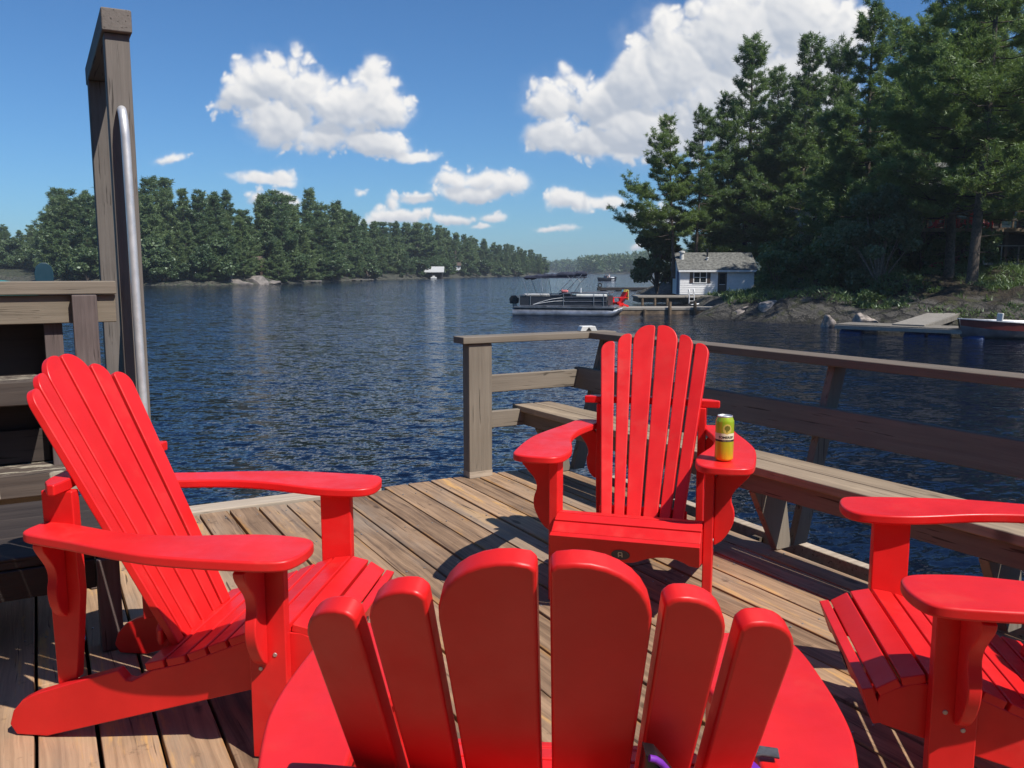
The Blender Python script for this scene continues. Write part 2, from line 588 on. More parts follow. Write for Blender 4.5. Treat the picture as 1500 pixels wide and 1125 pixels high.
M = {}
M['red'] = red_paint()
M['deck'] = wood('deck_planks', (0.085, 0.050, 0.030), (0.48, 0.310, 0.188), 'x', board=0.1518, wear=(0.60, 0.34, 0.12), wear_amt=0.85, boff=0.08)
M['edge'] = wood('edge_plank', (0.26, 0.20, 0.15), (0.55, 0.46, 0.36), 'y', rough=0.85)
M['rail_x'] = wood('stained_rail', (0.115, 0.090, 0.070), (0.205, 0.166, 0.130), 'x')
M['rail_y'] = wood('stained_rail_across', (0.150, 0.122, 0.094), (0.245, 0.205, 0.162), 'y')
M['rail_z'] = wood('stained_post', (0.150, 0.122, 0.094), (0.250, 0.210, 0.165), 'z')
M['bench_x'] = wood('bench_plank', (0.150, 0.110, 0.075), (0.37, 0.285, 0.20), 'x', wear=(0.44, 0.34, 0.23), wear_amt=0.6)
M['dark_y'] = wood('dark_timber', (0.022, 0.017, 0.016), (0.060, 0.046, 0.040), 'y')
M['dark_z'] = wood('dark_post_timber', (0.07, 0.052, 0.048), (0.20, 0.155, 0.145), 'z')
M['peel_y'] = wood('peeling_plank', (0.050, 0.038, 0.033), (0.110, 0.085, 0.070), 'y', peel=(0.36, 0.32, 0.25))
M['tan_y'] = wood('tan_board', (0.15, 0.122, 0.090), (0.25, 0.205, 0.155), 'y')
M['frame_z'] = wood('grey_weathered_post', (0.115, 0.098, 0.086), (0.205, 0.180, 0.160), 'z')
M['frame_x'] = wood('grey_weathered_beam', (0.105, 0.090, 0.078), (0.19, 0.165, 0.148), 'x')
M['under'] = simple('joist_timber', (0.10, 0.075, 0.055), 0.9, var=0.3)
M['alu'] = simple('brushed_aluminium', (0.66, 0.65, 0.65), 0.46, 0.55, 0.08, bump=0.05)
M['chrome'] = simple('boat_aluminium', (0.33, 0.335, 0.35), 0.36, 0.75, 0.3, scale=2)
M['galv'] = simple('galvanised_screws', (0.45, 0.44, 0.42), 0.5, 0.8)
M['white'] = simple('white_paint', (0.82, 0.82, 0.82), 0.55, var=0.06)
M['offwhite'] = simple('old_white_plastic', (0.62, 0.62, 0.60), 0.5, var=0.1)
M['black'] = simple('black_plastic', (0.016, 0.017, 0.02), 0.35)
M['charcoal'] = simple('charcoal_panel', (0.035, 0.040, 0.050), 0.4)
M['navy'] = simple('navy_canvas', (0.03, 0.035, 0.06), 0.85, var=0.3, bump=0.4, bscale=14)
M['shingle'] = simple('grey_shingles', (0.13, 0.13, 0.12), 0.9, var=0.45, scale=5, bump=0.5, bscale=12)
M['brown_roof'] = simple('brown_shingles', (0.10, 0.070, 0.055), 0.9, var=0.3)
M['brown_wall'] = simple('brown_siding', (0.075, 0.045, 0.030), 0.8, var=0.25)
M['dark_wall'] = simple('dark_stained_siding', (0.040, 0.032, 0.028), 0.8, var=0.3)
M['glass'] = simple('window_glass', (0.02, 0.025, 0.03), 0.06, 0, 0.1)
M['shutter'] = simple('brown_shutter', (0.09, 0.065, 0.055), 0.6)
M['door_dark'] = simple('dark_door', (0.07, 0.065, 0.06), 0.5)
M['bluepaint'] = simple('blue_door_paint', (0.05, 0.09, 0.2), 0.5)
M['barrel'] = simple('blue_plastic', (0.015, 0.05, 0.16), 0.5, var=0.3)
M['teal'] = simple('teal_plastic', (0.02, 0.22, 0.22), 0.35)
M['blueblade'] = simple('blue_grey_plastic', (0.018, 0.055, 0.085), 0.4)
M['dockgrey'] = wood('grey_dock_boards', (0.14, 0.125, 0.105), (0.36, 0.33, 0.29), 'x')
M['dockbrown'] = simple('brown_dock_timber', (0.16, 0.115, 0.075), 0.85, var=0.4, scale=3)
M['dockdark'] = simple('dark_wet_timber', (0.035, 0.030, 0.028), 0.8, var=0.4, scale=3)
M['boatred'] = simple('faded_red_hull', (0.22, 0.045, 0.035), 0.4, var=0.15)
M['towel_y'] = simple('yellow_towel', (0.65, 0.50, 0.10), 0.95, var=0.3, scale=9)
M['towel_b'] = simple('blue_towel', (0.10, 0.35, 0.50), 0.95, var=0.3, scale=9)
M['rubber'] = simple('black_rubber', (0.02, 0.02, 0.02), 0.8)
M['skin'] = simple('skin', (0.5, 0.3, 0.22), 0.6)
M['pinkcloth'] = simple('pink_cloth', (0.7, 0.2, 0.2), 0.8)
M['bark'] = simple('grey_bark', (0.085, 0.066, 0.052), 0.95, var=0.45, scale=8, bump=0.8, bscale=16)
M['palebark'] = simple('pale_bark', (0.20, 0.16, 0.125), 0.95, var=0.35, scale=8, bump=0.8, bscale=16)
M['pine'] = leaf_mat('pine_needles', (0.050, 0.104, 0.038), (0.155, 0.225, 0.060), (0.24, 0.30, 0.09), 0.38)
M['pine_far'] = leaf_mat('far_pine_needles', (0.058, 0.112, 0.050), (0.140, 0.200, 0.080), (0.20, 0.26, 0.10), 0.3)
M['broad'] = leaf_mat('broad_leaves', (0.040, 0.078, 0.024), (0.100, 0.155, 0.044), (0.20, 0.25, 0.12), 0.35)
M['silver'] = leaf_mat('silvery_leaves', (0.060, 0.100, 0.040), (0.150, 0.200, 0.085), (0.34, 0.38, 0.24), 0.35)
M['broad_far'] = leaf_mat('far_broad_leaves', (0.045, 0.085, 0.035), (0.095, 0.145, 0.060), (0.15, 0.2, 0.09), 0.3)
M['fabric'] = simple('black_nylon', (0.012, 0.012, 0.014), 0.38, var=0.3, bump=0.6, bscale=22)
M['purple'] = simple('purple_piping', (0.17, 0.02, 0.36), 0.6)
M['greycloth'] = simple('grey_webbing', (0.055, 0.055, 0.062), 0.85, var=0.4, scale=60)
M['emblem'] = simple('pewter_emblem', (0.06, 0.062, 0.08), 0.35, 0.6)


def ground_mat(name, soil, rock, moss, wet=True):
    m, t, p, _ = new_mat(name)
    c = t.coord()
    n1 = t.noise(c, 0.32, 5, 0.6)
    n2 = t.noise(c, 1.7, 6, 0.65)
    n3 = t.noise(c, 9, 5, 0.65)
    zpos = t.sep(t.add('ShaderNodeNewGeometry').outputs['Position'])[2]
    s = t.sep(c)
    # layered granite: bands dipping along the shore, broken by joints
    dip = t.math('ADD', t.math('MULTIPLY', s[2], 3.2), t.math('ADD', t.math('MULTIPLY', s[0], 0.9), t.math('MULTIPLY', s[1], -0.5)))
    band = t.noise(t.comb(t.math('ADD', dip, t.math('MULTIPLY', n2, 1.6)), t.math('MULTIPLY', s[1], 0.25), 0.0), 1.5, 5, 0.65)
    vo = t.add('ShaderNodeTexVoronoi', feature='DISTANCE_TO_EDGE')
    t.set(vo.inputs['Vector'], t.vmath('ADD', c, t.vmath('SCALE', t.comb(n2, n3, n1), scale=0.9)))
    vo.inputs['Scale'].default_value = 0.75
    crack = t.ramp(vo.outputs['Distance'], 0.0, 0.07, 0.0, 1.0)
    rk = t.mix(t.ramp(band, 0.35, 0.68), tuple(v * 0.45 for v in rock), tuple(v * 1.35 for v in rock))
    rk = t.mix(t.math('MULTIPLY', t.ramp(n3, 0.52, 0.62), 0.5), rk, tuple(v * 1.7 for v in rock))
    rk = t.mix(crack, tuple(v * 0.18 for v in rock), rk)
    so = t.mix(t.ramp(n3, 0.35, 0.65), tuple(v * 0.5 for v in soil), tuple(v * 1.2 for v in soil))
    low = t.ramp(zpos, WATER_Z + 0.7, WATER_Z + 1.7, 0.35, -0.05)
    col = t.mix(t.ramp(t.math('SUBTRACT', n1, low), 0.38, 0.50), rk, so)
    col = t.mix(t.math('MULTIPLY', t.ramp(n2, 0.50, 0.64), 0.85), col, moss)
    if wet:
        z = t.math('ADD', zpos, t.math('MULTIPLY', t.math('SUBTRACT', n2, 0.5), 0.25))
        col = t.mix(t.ramp(z, WATER_Z + 0.02, WATER_Z + 0.30, 0.8, 0), col, tuple(v * 0.22 for v in rock))
    t.set(p.inputs['Base Color'], col)
    p.inputs['Roughness'].default_value = 0.9
    h = t.math('ADD', t.math('MULTIPLY', n2, 0.7), t.math('ADD', t.math('MULTIPLY', n3, 0.4), t.math('ADD', t.math('MULTIPLY', crack, 0.5), t.math('MULTIPLY', band, 0.9))))
    t.set(p.inputs['Normal'], t.bump(h, 1.0, 0.35))
    return m


M['bank'] = ground_mat('rocky_bank', (0.040, 0.028, 0.015), (0.085, 0.077, 0.066), (0.046, 0.050, 0.014))  # tones kept dark, standing in for tree shade on the bank
M['farbank'] = ground_mat('wooded_shore', (0.055, 0.06, 0.03), (0.085, 0.08, 0.06), (0.045, 0.075, 0.028), False)
M['stone'] = simple('pale_granite', (0.17, 0.148, 0.13), 0.9, var=0.35, scale=1.5, bump=0.8, bscale=5)
M['stone2'] = simple('lichened_granite', (0.26, 0.22, 0.19), 0.9, var=0.5, scale=4, bump=0.9, bscale=9)


def water_mat():
    """wind ripple: surface slopes at four wave lengths (metres), steeper along the wind"""
    m, t, p, _ = new_mat('lake_water')
    s = t.sep(t.coord())

    def slopes(ang, sx, sy, scale, det, rough, kx, ky):
        ca, sa = math.cos(ang), math.sin(ang)
        a = t.math('ADD', t.math('MULTIPLY', s[0], ca * sx), t.math('MULTIPLY', s[1], sa * sx))
        b = t.math('ADD', t.math('MULTIPLY', s[0], -sa * sy), t.math('MULTIPLY', s[1], ca * sy))
        nd = t.add('ShaderNodeTexNoise')
        t.set(nd.inputs['Vector'], t.comb(a, b, 0.0))
        nd.inputs['Scale'].default_value = scale
        nd.inputs['Detail'].default_value = det
        nd.inputs['Roughness'].default_value = rough
        nd.inputs['Distortion'].default_value = 0.4
        return t.vmath('MULTIPLY', t.vmath('SUBTRACT', nd.outputs['Color'], (0.5, 0.5, 0.5)), (kx, ky, 0.0))
    w0 = slopes(R(-5), 0.35, 1.2, 0.6, 2, 0.5, 0.14, 0.20)
    w1 = slopes(R(-12), 0.55, 1.3, 2.6, 2, 0.5, 0.55, 0.75)
    w2 = slopes(R(14), 0.65, 1.3, 6.5, 2, 0.5, 0.75, 0.95)
    w3 = slopes(R(32), 0.8, 1.2, 16.0, 1, 0.5, 0.45, 0.55)
    gust = t.ramp(t.noise(t.comb(t.math('MULTIPLY', s[0], 0.03), t.math('MULTIPLY', s[1], 0.012), 0.0), 1.0, 4, 0.6), 0.3, 0.7, 0.85, 1.12)
    w = t.vmath('ADD', t.vmath('ADD', w0, w1), t.vmath('ADD', w2, w3))
    w = t.vmath('SCALE', w, scale=gust)
    n = t.vmath('NORMALIZE', t.vmath('ADD', w, (0.0, 0.0, 1.0)))
    p.inputs['Base Color'].default_value = (0.0030, 0.0066, 0.019, 1)
    p.inputs['Roughness'].default_value = 0.06
    p.inputs['IOR'].default_value = 1.33
    t.set(p.inputs['Normal'], n)
    return m


M['water'] = water_mat()

# ------------------------------------------------------------------ water and land
o = MB().add([(-3000, -60, 0), (3000, -60, 0), (3000, 4500, 0), (-3000, 4500, 0)], [(0, 1, 2, 3)]).build('water', M['water'], smooth=False)
o.location = (0, 0, WATER_Z)
tag(o, 'dark blue rippled lake', None, kind='structure')

rng = np.random.default_rng(7)


def vnoise(x, y, seed=0):
    """smooth value noise for terrain"""
    x = np.asarray(x, float); y = np.asarray(y, float)
    xi = np.floor(x).astype(int); yi = np.floor(y).astype(int)
    fx = x - xi; fy = y - yi
    fx = fx * fx * (3 - 2 * fx); fy = fy * fy * (3 - 2 * fy)
    def h(a, b):
        n = (a * 374761393 + b * 668265263 + seed * 974711) & 0x7fffffff
        n = ((n ^ (n >> 13)) * 1274126177) & 0x7fffffff
        return (n & 0xffff) / 65535.0
    return (h(xi, yi) * (1 - fx) + h(xi + 1, yi) * fx) * (1 - fy) + (h(xi, yi + 1) * (1 - fx) + h(xi + 1, yi + 1) * fx) * fy


def seg_dist(px, py, poly):
    """signed distance to a shoreline polyline; positive on its left side"""
    best = np.full(px.shape, 1e9); sign = np.ones(px.shape)
    for (a, b) in zip(poly[:-1], poly[1:]):
        ax, ay = a; bx, by = b
        dx, dy = bx - ax, by - ay
        L = dx * dx + dy * dy
        t = np.clip(((px - ax) * dx + (py - ay) * dy) / L, 0, 1)
        d = np.hypot(px - ax - t * dx, py - ay - t * dy)
        cr = dx * (py - ay) - dy * (px - ax)
        m = d < best - 1e-9
        best = np.where(m, d, best); sign = np.where(m, np.sign(cr), sign)
    return best * sign


def land(name, poly, xs, ys, prof, mat, namp, nscale, seed, cap=None):
    X, Y = np.meshgrid(xs, ys)
    d = seg_dist(X, Y, poly)
    d = d + (vnoise(X * 0.35, Y * 0.35, seed + 5) - 0.5) * 1.6 * min(1, namp * 2)
    Z = WATER_Z + np.interp(d, [q[0] for q in prof], [q[1] for q in prof])
    Z = Z + (vnoise(X * nscale, Y * nscale, seed) - 0.5) * namp * np.clip(d, 0.15, 3) + (vnoise(X * nscale * 3.7, Y * nscale * 3.7, seed + 1) - 0.5) * namp * 0.35
    if cap is not None: Z = np.minimum(Z, cap(X, Y))
    ny, nx = X.shape
    vs = np.stack([X, Y, Z], -1).reshape(-1, 3)
    keep = (d > -3.0)
    fs = []
    for j in range(ny - 1):
        for i in range(nx - 1):
            if keep[j, i] or keep[j + 1, i] or keep[j, i + 1] or keep[j + 1, i + 1]:
                fs.append((j * nx + i, j * nx + i + 1, (j + 1) * nx + i + 1, (j + 1) * nx + i))
    me = bpy.data.meshes.new(name)
    me.from_pydata(vs.tolist(), [], fs)
    me.polygons.foreach_set('use_smooth', [True] * len(me.polygons))
    me.materials.append(mat)
    ob = bpy.data.objects.new(name, me)
    COL.objects.link(ob)
    tag(ob, kind='structure')
    def zf(x, y):
        dd = seg_dist(np.array([[x]]), np.array([[y]]), poly)
        return float(WATER_Z + np.interp(dd, [q[0] for q in prof], [q[1] for q in prof])[0, 0])
    return ob, zf


# right bank: rock point below the boathouse, rising to the cottages
shore_r = [(60, 15), (40, 22), (26, 30), (20.5, 34.5), (15.8, 40), (12.5, 43.6), (9.8, 46), (11.5, 54), (13.0, 62), (13.6, 70), (13.0, 82), (14.5, 98), (24, 116), (60, 150), (90, 190)]
shore_r = shore_r[::-1]      # land on the left of the direction of travel (from north to south = east side)
_, zbank = land('terrain', shore_r, np.arange(6, 95, 0.7), np.arange(12, 150, 0.7),
                [(-4, -1.6), (0, -0.05), (1.2, 0.55), (3, 1.25), (7, 1.8), (14, 2.5), (30, 6.0), (60, 11)], M['bank'], 0.42, 0.5, 3,
                lambda X, Y: np.where((Y > 47) & (Y < 78), 1.25 - 0.0292 * Y + np.maximum(0, X - 0.272 * Y) * 0.40, 99))
# left shore and its long wooded point
shore_l = [(-320, 210), (-160, 196), (-122, 205), (-92, 172), (-80, 158), (-64, 151), (-54, 151), (-45, 162), (-42, 205), (-26, 286), (-13, 337), (3, 376), (16, 406), (22, 440), (10, 520), (-60, 700)]
_, zleft = land('terrain', shore_l, np.arange(-330, 40, 3.0), np.arange(140, 620, 3.0),
                [(-4, -1.2), (0, -0.1), (3, 0.9), (10, 1.8), (40, 4.5), (120, 9)], M['farbank'], 0.3, 0.12, 9)


# hills at the end of the lake
def hill(name, pts, mat, depth):
    """pts: (x, y, height) along a far shore"""
    vs = []; fs = []
    n = len(pts)
    for k, (s, hs) in enumerate(((0, 0.0), (0.25, 0.55), (0.6, 0.9), (1.0, 1.0))):
        for (x, y, h) in pts:
            vs.append((x, y + depth * s, WATER_Z - 0.1 + h * hs))
    for k in range(3):
        for i in range(n - 1):
            fs.append((k * n + i, k * n + i + 1, (k + 1) * n + i + 1, (k + 1) * n + i))
    me = bpy.data.meshes.new(name); me.from_pydata(vs, [], fs); me.materials.append(mat)
    ob = bpy.data.objects.new(name, me); COL.objects.link(ob)
    return tag(ob, kind='structure')


far_pts = [(-40 + 22 * i, 1050 - 6 * i, 4.5 + 1.5 * math.sin(i * 1.3)) for i in range(18)]
hill('hills', far_pts, M['farbank'], 260)
fr_pts = [(62 + 12 * i, 690 - 8 * i, 3 + 0.9 * i) for i in range(16)]
hill('hills', fr_pts, M['farbank'], 160)


# ------------------------------------------------------------------ trees
def tufts_to_tris(C, D, m, tl, tw, rs, up=0.35, out=0.5):
    """m needle sprays per tuft centre C, biased along D and upward"""
    n = len(C)
    d = rs.normal(size=(n, m, 3)) * np.array([1, 1, 0.7])
    d = d / np.linalg.norm(d, axis=2, keepdims=True)
    d = d + D[:, None, :] * out + np.array([0, 0, up])
    d = d / np.linalg.norm(d, axis=2, keepdims=True)
    L = tl * rs.uniform(0.6, 1.25, (n, m, 1))
    r = rs.normal(size=(n, m, 3))
    w = np.cross(d, r); w = w / (np.linalg.norm(w, axis=2, keepdims=True) + 1e-9)
    c = C[:, None, :] + rs.normal(size=(n, m, 3)) * tl * 0.25
    W = tw * rs.uniform(0.6, 1.3, (n, m, 1))
    T = np.stack([c - w * W * 0.5, c + w * W * 0.5, c + d * L], axis=2)
    return T.reshape(-1, 3, 3)


def pine_parts(seed, H, cb=0.3, spread=0.24, step=0.75, per=4, dens=26, m=12, tl=0.3, tw=0.07, trunk_r=0.02,
               lean=(0, 0), shape=0.62, sparse=0.12, upsweep=0.22, low_stubs=True, one_side=None, fullness=0.16, side=3, flat=0.05):
    """white pine: tiers of long level boughs, each a flat feathery plate with air between the tiers"""
    rs = np.random.default_rng(seed)
    tr = MB()
    def axis(z):
        t = z / H
        return Vector((lean[0] * t * t * H + 0.008 * H * math.sin(t * 5 + seed), lean[1] * t * t * H + 0.008 * H * math.cos(t * 4 + seed * 2), z))
    ts = [i / 12 for i in range(13)]
    tr.tube([axis(H * t) - Vector((0, 0, 0.4 if t == 0 else 0)) for t in ts], [H * trunk_r * ((1 - t) ** 0.8 * 0.95 + 0.03) * (1.25 if t == 0 else 1) for t in ts], 8)
    C = []; D = []
    z = cb * H
    SS = (0, 0.25, 0.5, 0.75, 1)

    def spray(pts, L, dx, dy, n, wid):
        s = rs.uniform(0.25, 1.04, n) ** 0.8
        P = np.array([list(q) for q in pts])
        base = np.stack([np.interp(s, SS, P[:, q]) for q in range(3)], 1)
        lat = rs.normal(0, 1, n) * (wid * L * (1.2 - s) + 0.06)
        base[:, 0] += -dy * lat; base[:, 1] += dx * lat
        base[:, 2] += rs.normal(0, 1, n) * (flat * L * 0.4 + 0.03) + 0.12 * np.abs(lat)
        sg = np.sign(lat)
        C.append(base)
        D.append(np.stack([dx * 0.8 - dy * sg * 0.5, dy * 0.8 + dx * sg * 0.5, np.full(n, 0.22)], 1))
    while z < H * 0.985:
        t = (z / H - cb) / (1 - cb)
        prof = (0.50 + 0.50 * math.sin(math.pi * min(1, 0.22 + t * 1.05))) * (1 - t) ** shape + 0.04
        tier = rs.uniform(0.6, 1.2)
        k = max(2, int(per + rs.integers(-1, 2)))
        a0 = rs.uniform(0, 6.28)
        for b in range(k):
            if rs.random() < sparse: continue
            a = a0 + 6.28 * b / k + rs.normal(0, 0.35)
            L = spread * H * prof * tier * rs.uniform(0.6, 1.2)
            if one_side is not None:
                L *= 0.65 + 0.6 * max(0, math.cos(a - one_side))
            if L < 0.25: L = 0.25
            dx, dy = math.cos(a), math.sin(a)
            p0 = axis(z + rs.uniform(-0.2, 0.2) * step)
            rise0 = rs.uniform(-0.10, 0.10) + 0.75 * t * t
            def along(s): return p0 + Vector((dx * L * s, dy * L * s, L * (rise0 * s + upsweep * s * s - 0.12 * math.sin(math.pi * s))))
            pts = [along(s) for s in SS]
            r0 = max(0.010, H * trunk_r * 0.17 * (1 - t) + 0.012)
            tr.tube(pts, [r0 * (1 - 0.8 * s) for s in SS], 4, False)
            spray(pts, L, dx, dy, max(3, int(dens * L * 0.6)), fullness)
            # side boughs, level with their parent
            ns = int(side * min(1.6, L / 1.6) + rs.random())
            for q in range(ns):
                s0 = rs.uniform(0.28, 0.8); sg = 1 if (q % 2) else -1
                aa = a + sg * rs.uniform(0.5, 1.0); l2 = L * (1.05 - s0) * rs.uniform(0.5, 0.85)
                ex, ey = math.cos(aa), math.sin(aa)
                q0 = along(s0)
                up2 = rs.uniform(0.02, 0.22)
                pp = [q0 + Vector((ex * l2 * s, ey * l2 * s, l2 * (up2 * s + 0.12 * s * s))) for s in SS]
                tr.tube(pp, [r0 * 0.5 * (1 - 0.8 * s) for s in SS], 3, False)
                spray(pp, l2, ex, ey, max(3, int(dens * l2 * 0.75)), fullness)
        z += step * rs.uniform(0.7, 1.35) * (1 - 0.4 * t)
    if low_stubs:
        for q in range(9):
            zz = H * rs.uniform(0.12, cb + 0.08); a = rs.uniform(0, 6.28); L = H * rs.uniform(0.03, 0.09)
            p0 = axis(zz)
            tr.tube([p0, p0 + Vector((math.cos(a) * L, math.sin(a) * L, L * rs.uniform(-.1, .2)))], [0.03, 0.006], 4, False)
    C = np.concatenate(C); D = np.concatenate(D)
    return tr, tufts_to_tris(C, D, m, tl, tw, rs)


def pine_tree(name, label, group, loc, mats, **kw):
    root = thing(name, label, 'tree', loc, 0, group)
    tr, T = pine_parts(**kw)
    tr.build('trunk', mats[0], root, angle=60)
    tri_object('crown', T, mats[1], root)
    return root


def broad_parts(seed, H, W, trunk_r=0.10, lobes=16, dens=150, leaf=0.16, base=0.2, stems=1):
    rs = np.random.default_rng(seed)
    tr = MB(); C = []
    for k in range(lobes):
        a = rs.uniform(0, 6.28); q = rs.random() ** 0.6
        zc = H * (base + (1 - base) * rs.uniform(0.1, 0.92))
        rr = W * (0.35 + 0.65 * math.sin(math.pi * min(1, max(0.12, (zc / H - base) / (1 - base) * 0.8 + 0.18)))) * q
        c = np.array([math.cos(a) * rr, math.sin(a) * rr, zc])
        rad = rs.uniform(0.16, 0.30) * min(W * 1.5, H)
        n = int(dens * rad * rad * 6)
        v = rs.normal(size=(n, 3)); v /= np.linalg.norm(v, axis=1, keepdims=True)
        C.append(c + v * rad * (rs.random((n, 1)) ** 0.45) * np.array([1.1, 1.1, 0.8]))
        st = Vector((0.15 * (k % stems), 0.1 * (k % stems), 0))
        mid = Vector((c[0] * 0.35, c[1] * 0.35, c[2] * 0.55))
        tr.tube([st + Vector((0, 0, -0.3)), st * 0.8 + Vector((mid.x * 0.4, mid.y * 0.4, mid.z * 0.6)), mid, Vector(c)], [trunk_r, trunk_r * 0.7, trunk_r * 0.45, trunk_r * 0.12], 6, False)
    C = np.concatenate(C)
    n = len(C)
    d = rs.normal(size=(n, 3)); d /= np.linalg.norm(d, axis=1, keepdims=True)
    r = rs.normal(size=(n, 3)); w = np.cross(d, r); w /= np.linalg.norm(w, axis=1, keepdims=True) + 1e-9
    L = leaf * rs.uniform(0.6, 1.4, (n, 1))
    A = C - d * L * 0.5; B = C + d * L * 0.5
    wl = w * L * 0.36
    T = np.concatenate([np.stack([A, C + wl, B], 1), np.stack([A, B, C - wl], 1)])
    return tr, T


def broad_tree(name, label, cat, group, loc, mats, **kw):
    root = thing(name, label, cat, loc, 0, group)
    tr, T = broad_parts(**kw)
    tr.build('trunk', mats[0], root, angle=60)
    tri_object('crown', T, mats[1], root)
    return root


random.seed(11)
# --- right bank, near: (trunk px, base row, distance, top px, top row)
PM = (M['bark'], M['pine'])


def place_right(proto, d, px_base, row_base, row_top, H0, rot, label, group=None, first=False):
    zb = height_at(row_base, d)
    x = east_at(px_base, row_base, d)
    h = height_at(row_top, d) - zb
    ob = proto if first else copy_tree(proto)
    ob.location = (x, d, zb)
    s = h / H0
    ob.scale = (s, s, s)
    ob.rotation_euler = (0, 0, rot)
    ob['label'] = label
    if group: ob['group'] = group
    elif 'group' in ob: del ob['group']
    return ob


NP = dict(dens=21, m=12, tl=0.27, tw=0.052, side=3)
pA = pine_tree('pine_tree', 'x', None, (0, 0, 0), PM, seed=21, H=15, cb=0.26, spread=0.33, step=0.72, per=5, sparse=0.12, shape=0.5, trunk_r=0.012, one_side=3.0, lean=(-0.05, 0), **NP)
place_right(pA, 72, 985, 402, 170, 15, 0.0, 'slender pine leaning over the water at the tip of the right shore', first=True)
pB = pine_tree('pine_tree', 'x', None, (0, 0, 0), PM, seed=22, H=15, cb=0.28, spread=0.26, step=0.75, per=5, sparse=0.14, shape=0.45, trunk_r=0.012, **NP)
place_right(pB, 74, 1021, 402, 157, 15, 1.0, 'thin open pine just behind the leaning pine at the tip of the right shore', first=True)
pC = pine_tree('pine_tree', 'x', None, (0, 0, 0), PM, seed=23, H=19, cb=0.12, spread=0.27, step=0.72, per=5, sparse=0.08, shape=0.48, trunk_r=0.014, **NP)
place_right(pC, 77, 1090, 405, 50, 19, 0.4, 'tall dense pine with a narrow tip standing behind the white boathouse', first=True)
pD = pine_tree('pine_tree', 'x', None, (0, 0, 0), (M['palebark'], M['pine']), seed=24, H=19, cb=0.12, spread=0.26, step=0.74, per=5, sparse=0.06, shape=0.5, trunk_r=0.013, **NP)
place_right(pD, 73, 1173, 408, 48, 19, 2.0, 'full green pine with a pale straight trunk right of the boathouse', first=True)
pE = pine_tree('pine_tree', 'x', None, (0, 0, 0), PM, seed=25, H=22, cb=0.24, spread=0.28, step=1.05, per=5, sparse=0.1, shape=0.40, trunk_r=0.015, upsweep=0.25, dens=23, m=13, tl=0.26, tw=0.042, side=4)
place_right(pE, 42, 1426, 437, -150, 22, 0.6, 'big old pine with a bare grey trunk rising above the right dock', first=True)
place_right(pC, 55, 1262, 420, 0, 19, 2.7, 'tall pine between the pale trunked pine and the big old pine')
place_right(pE, 46, 1384, 434, -110, 22, 3.9, 'dark trunked pine just left of the big old pine in front of the cottage deck')
place_right(pE, 47, 1500, 430, -70, 22, 5.2, 'pine at the right edge of the photo beside the cottage')
fill = [(80, 1060, 405, 135, pC, 1.3), (84, 1130, 405, 95, pD, 0.3), (78, 1215, 400, 60, pC, 4.0), (72, 1300, 400, 25, pD, 5.0), (66, 1340, 410, 20, pC, 0.9),
        (70, 1430, 400, 10, pD, 1.9), (88, 1045, 405, 250, pB, 2.2), (75, 1500, 395, 40, pC, 3.3), (82, 1225, 405, 120, pD, 3.0), (63, 1222, 415, 150, pB, 2.4), (58, 1320, 415, 70, pC, 5.6), (90, 1180, 400, 120, pC, 2.0), (90, 1380, 395, 50, pC, 0.2)]
for (d, px, rb, rt, pr, rot) in fill:
    place_right(pr, d, px, rb, rt, 19 if pr is not pB else 15, rot, 'dark pine in the close stand behind the boathouse and the cottages', 'pines in the stand on the right bank')

for k, (x_, y_, h_) in enumerate(((45, 36, 19), (40, 47, 19))):
    ob = copy_tree((pE, pC, pD)[k % 3]); ob.location = (x_, y_, zbank(x_, y_) - 0.2); q_ = h_ / (22, 19, 19)[k % 3]; ob.scale = (q_, q_, q_); ob.rotation_euler = (0, 0, k * 2.1)
    ob['label'] = 'pine on the right bank beyond the photo edge, shading the shore'; ob['group'] = 'pines beyond the right edge'

BM = (M['bark'], M['broad'])
b1 = broad_tree('leafy_tree', 'dark leafy tree at the water left of the white boathouse', 'tree', None, (0, 0, 0), BM, seed=41, H=6, W=2.0, lobes=20, dens=150, leaf=0.24, base=0.05)
place_right(b1, 76, 962, 425, 318, 6, 0.3, 'dark leafy tree at the water left of the white boathouse', first=True)
place_right(b1, 77, 985, 425, 350, 6, 2.3, 'lower leafy bush close against the left end of the white boathouse')
b2 = broad_tree('leafy_tree', 'x', 'tree', None, (0, 0, 0), (M['palebark'], M['silver']), seed=42, H=7, W=2.2, lobes=26, dens=190, leaf=0.17, base=0.05, stems=3)
place_right(b2, 46, 1285, 446, 268, 7, 0.0, 'silvery leafed tree with thin pale stems above the right dock boulder', first=True)
place_right(b2, 50, 1232, 436, 320, 7, 2.0, 'broad leafy tree on the bank just left of the silvery leafed tree')
place_right(b2, 74, 1135, 420, 300, 7, 4.1, 'leafy tree touching the right end of the white boathouse')
place_right(b2, 58, 1180, 432, 340, 7, 5.0, 'low leafy tree on the bank under the pale trunked pine')
b3 = broad_tree('shrub', 'x', 'shrub', None, (0, 0, 0), BM, seed=43, H=1.6, W=0.95, lobes=12, dens=260, leaf=0.13, base=0.02, trunk_r=0.03)
shr = [(44, 1300, 468, 415), (45.5, 1330, 462, 405), (43, 1262, 466, 425), (52, 1120, 441, 415), (47, 1370, 447, 425), (49, 1150, 440, 410), (48, 1452, 446, 425), (66, 1112, 432, 405), (50, 1205, 440, 405), (46.5, 1345, 452, 420)]
for q in range(46):
    d_ = random.uniform(47.5, 64); p_ = random.uniform(1115, 1440)
    x_ = d_ * (p_ - 750) / 1250 / 0.995
    zz = zbank(x_, d_)
    row_ = 562.5 - 1250 * math.tan(math.atan2(zz - EYE, d_) + PITCH)
    shr.append((d_, p_, row_ + 3, row_ - random.uniform(24, 62)))
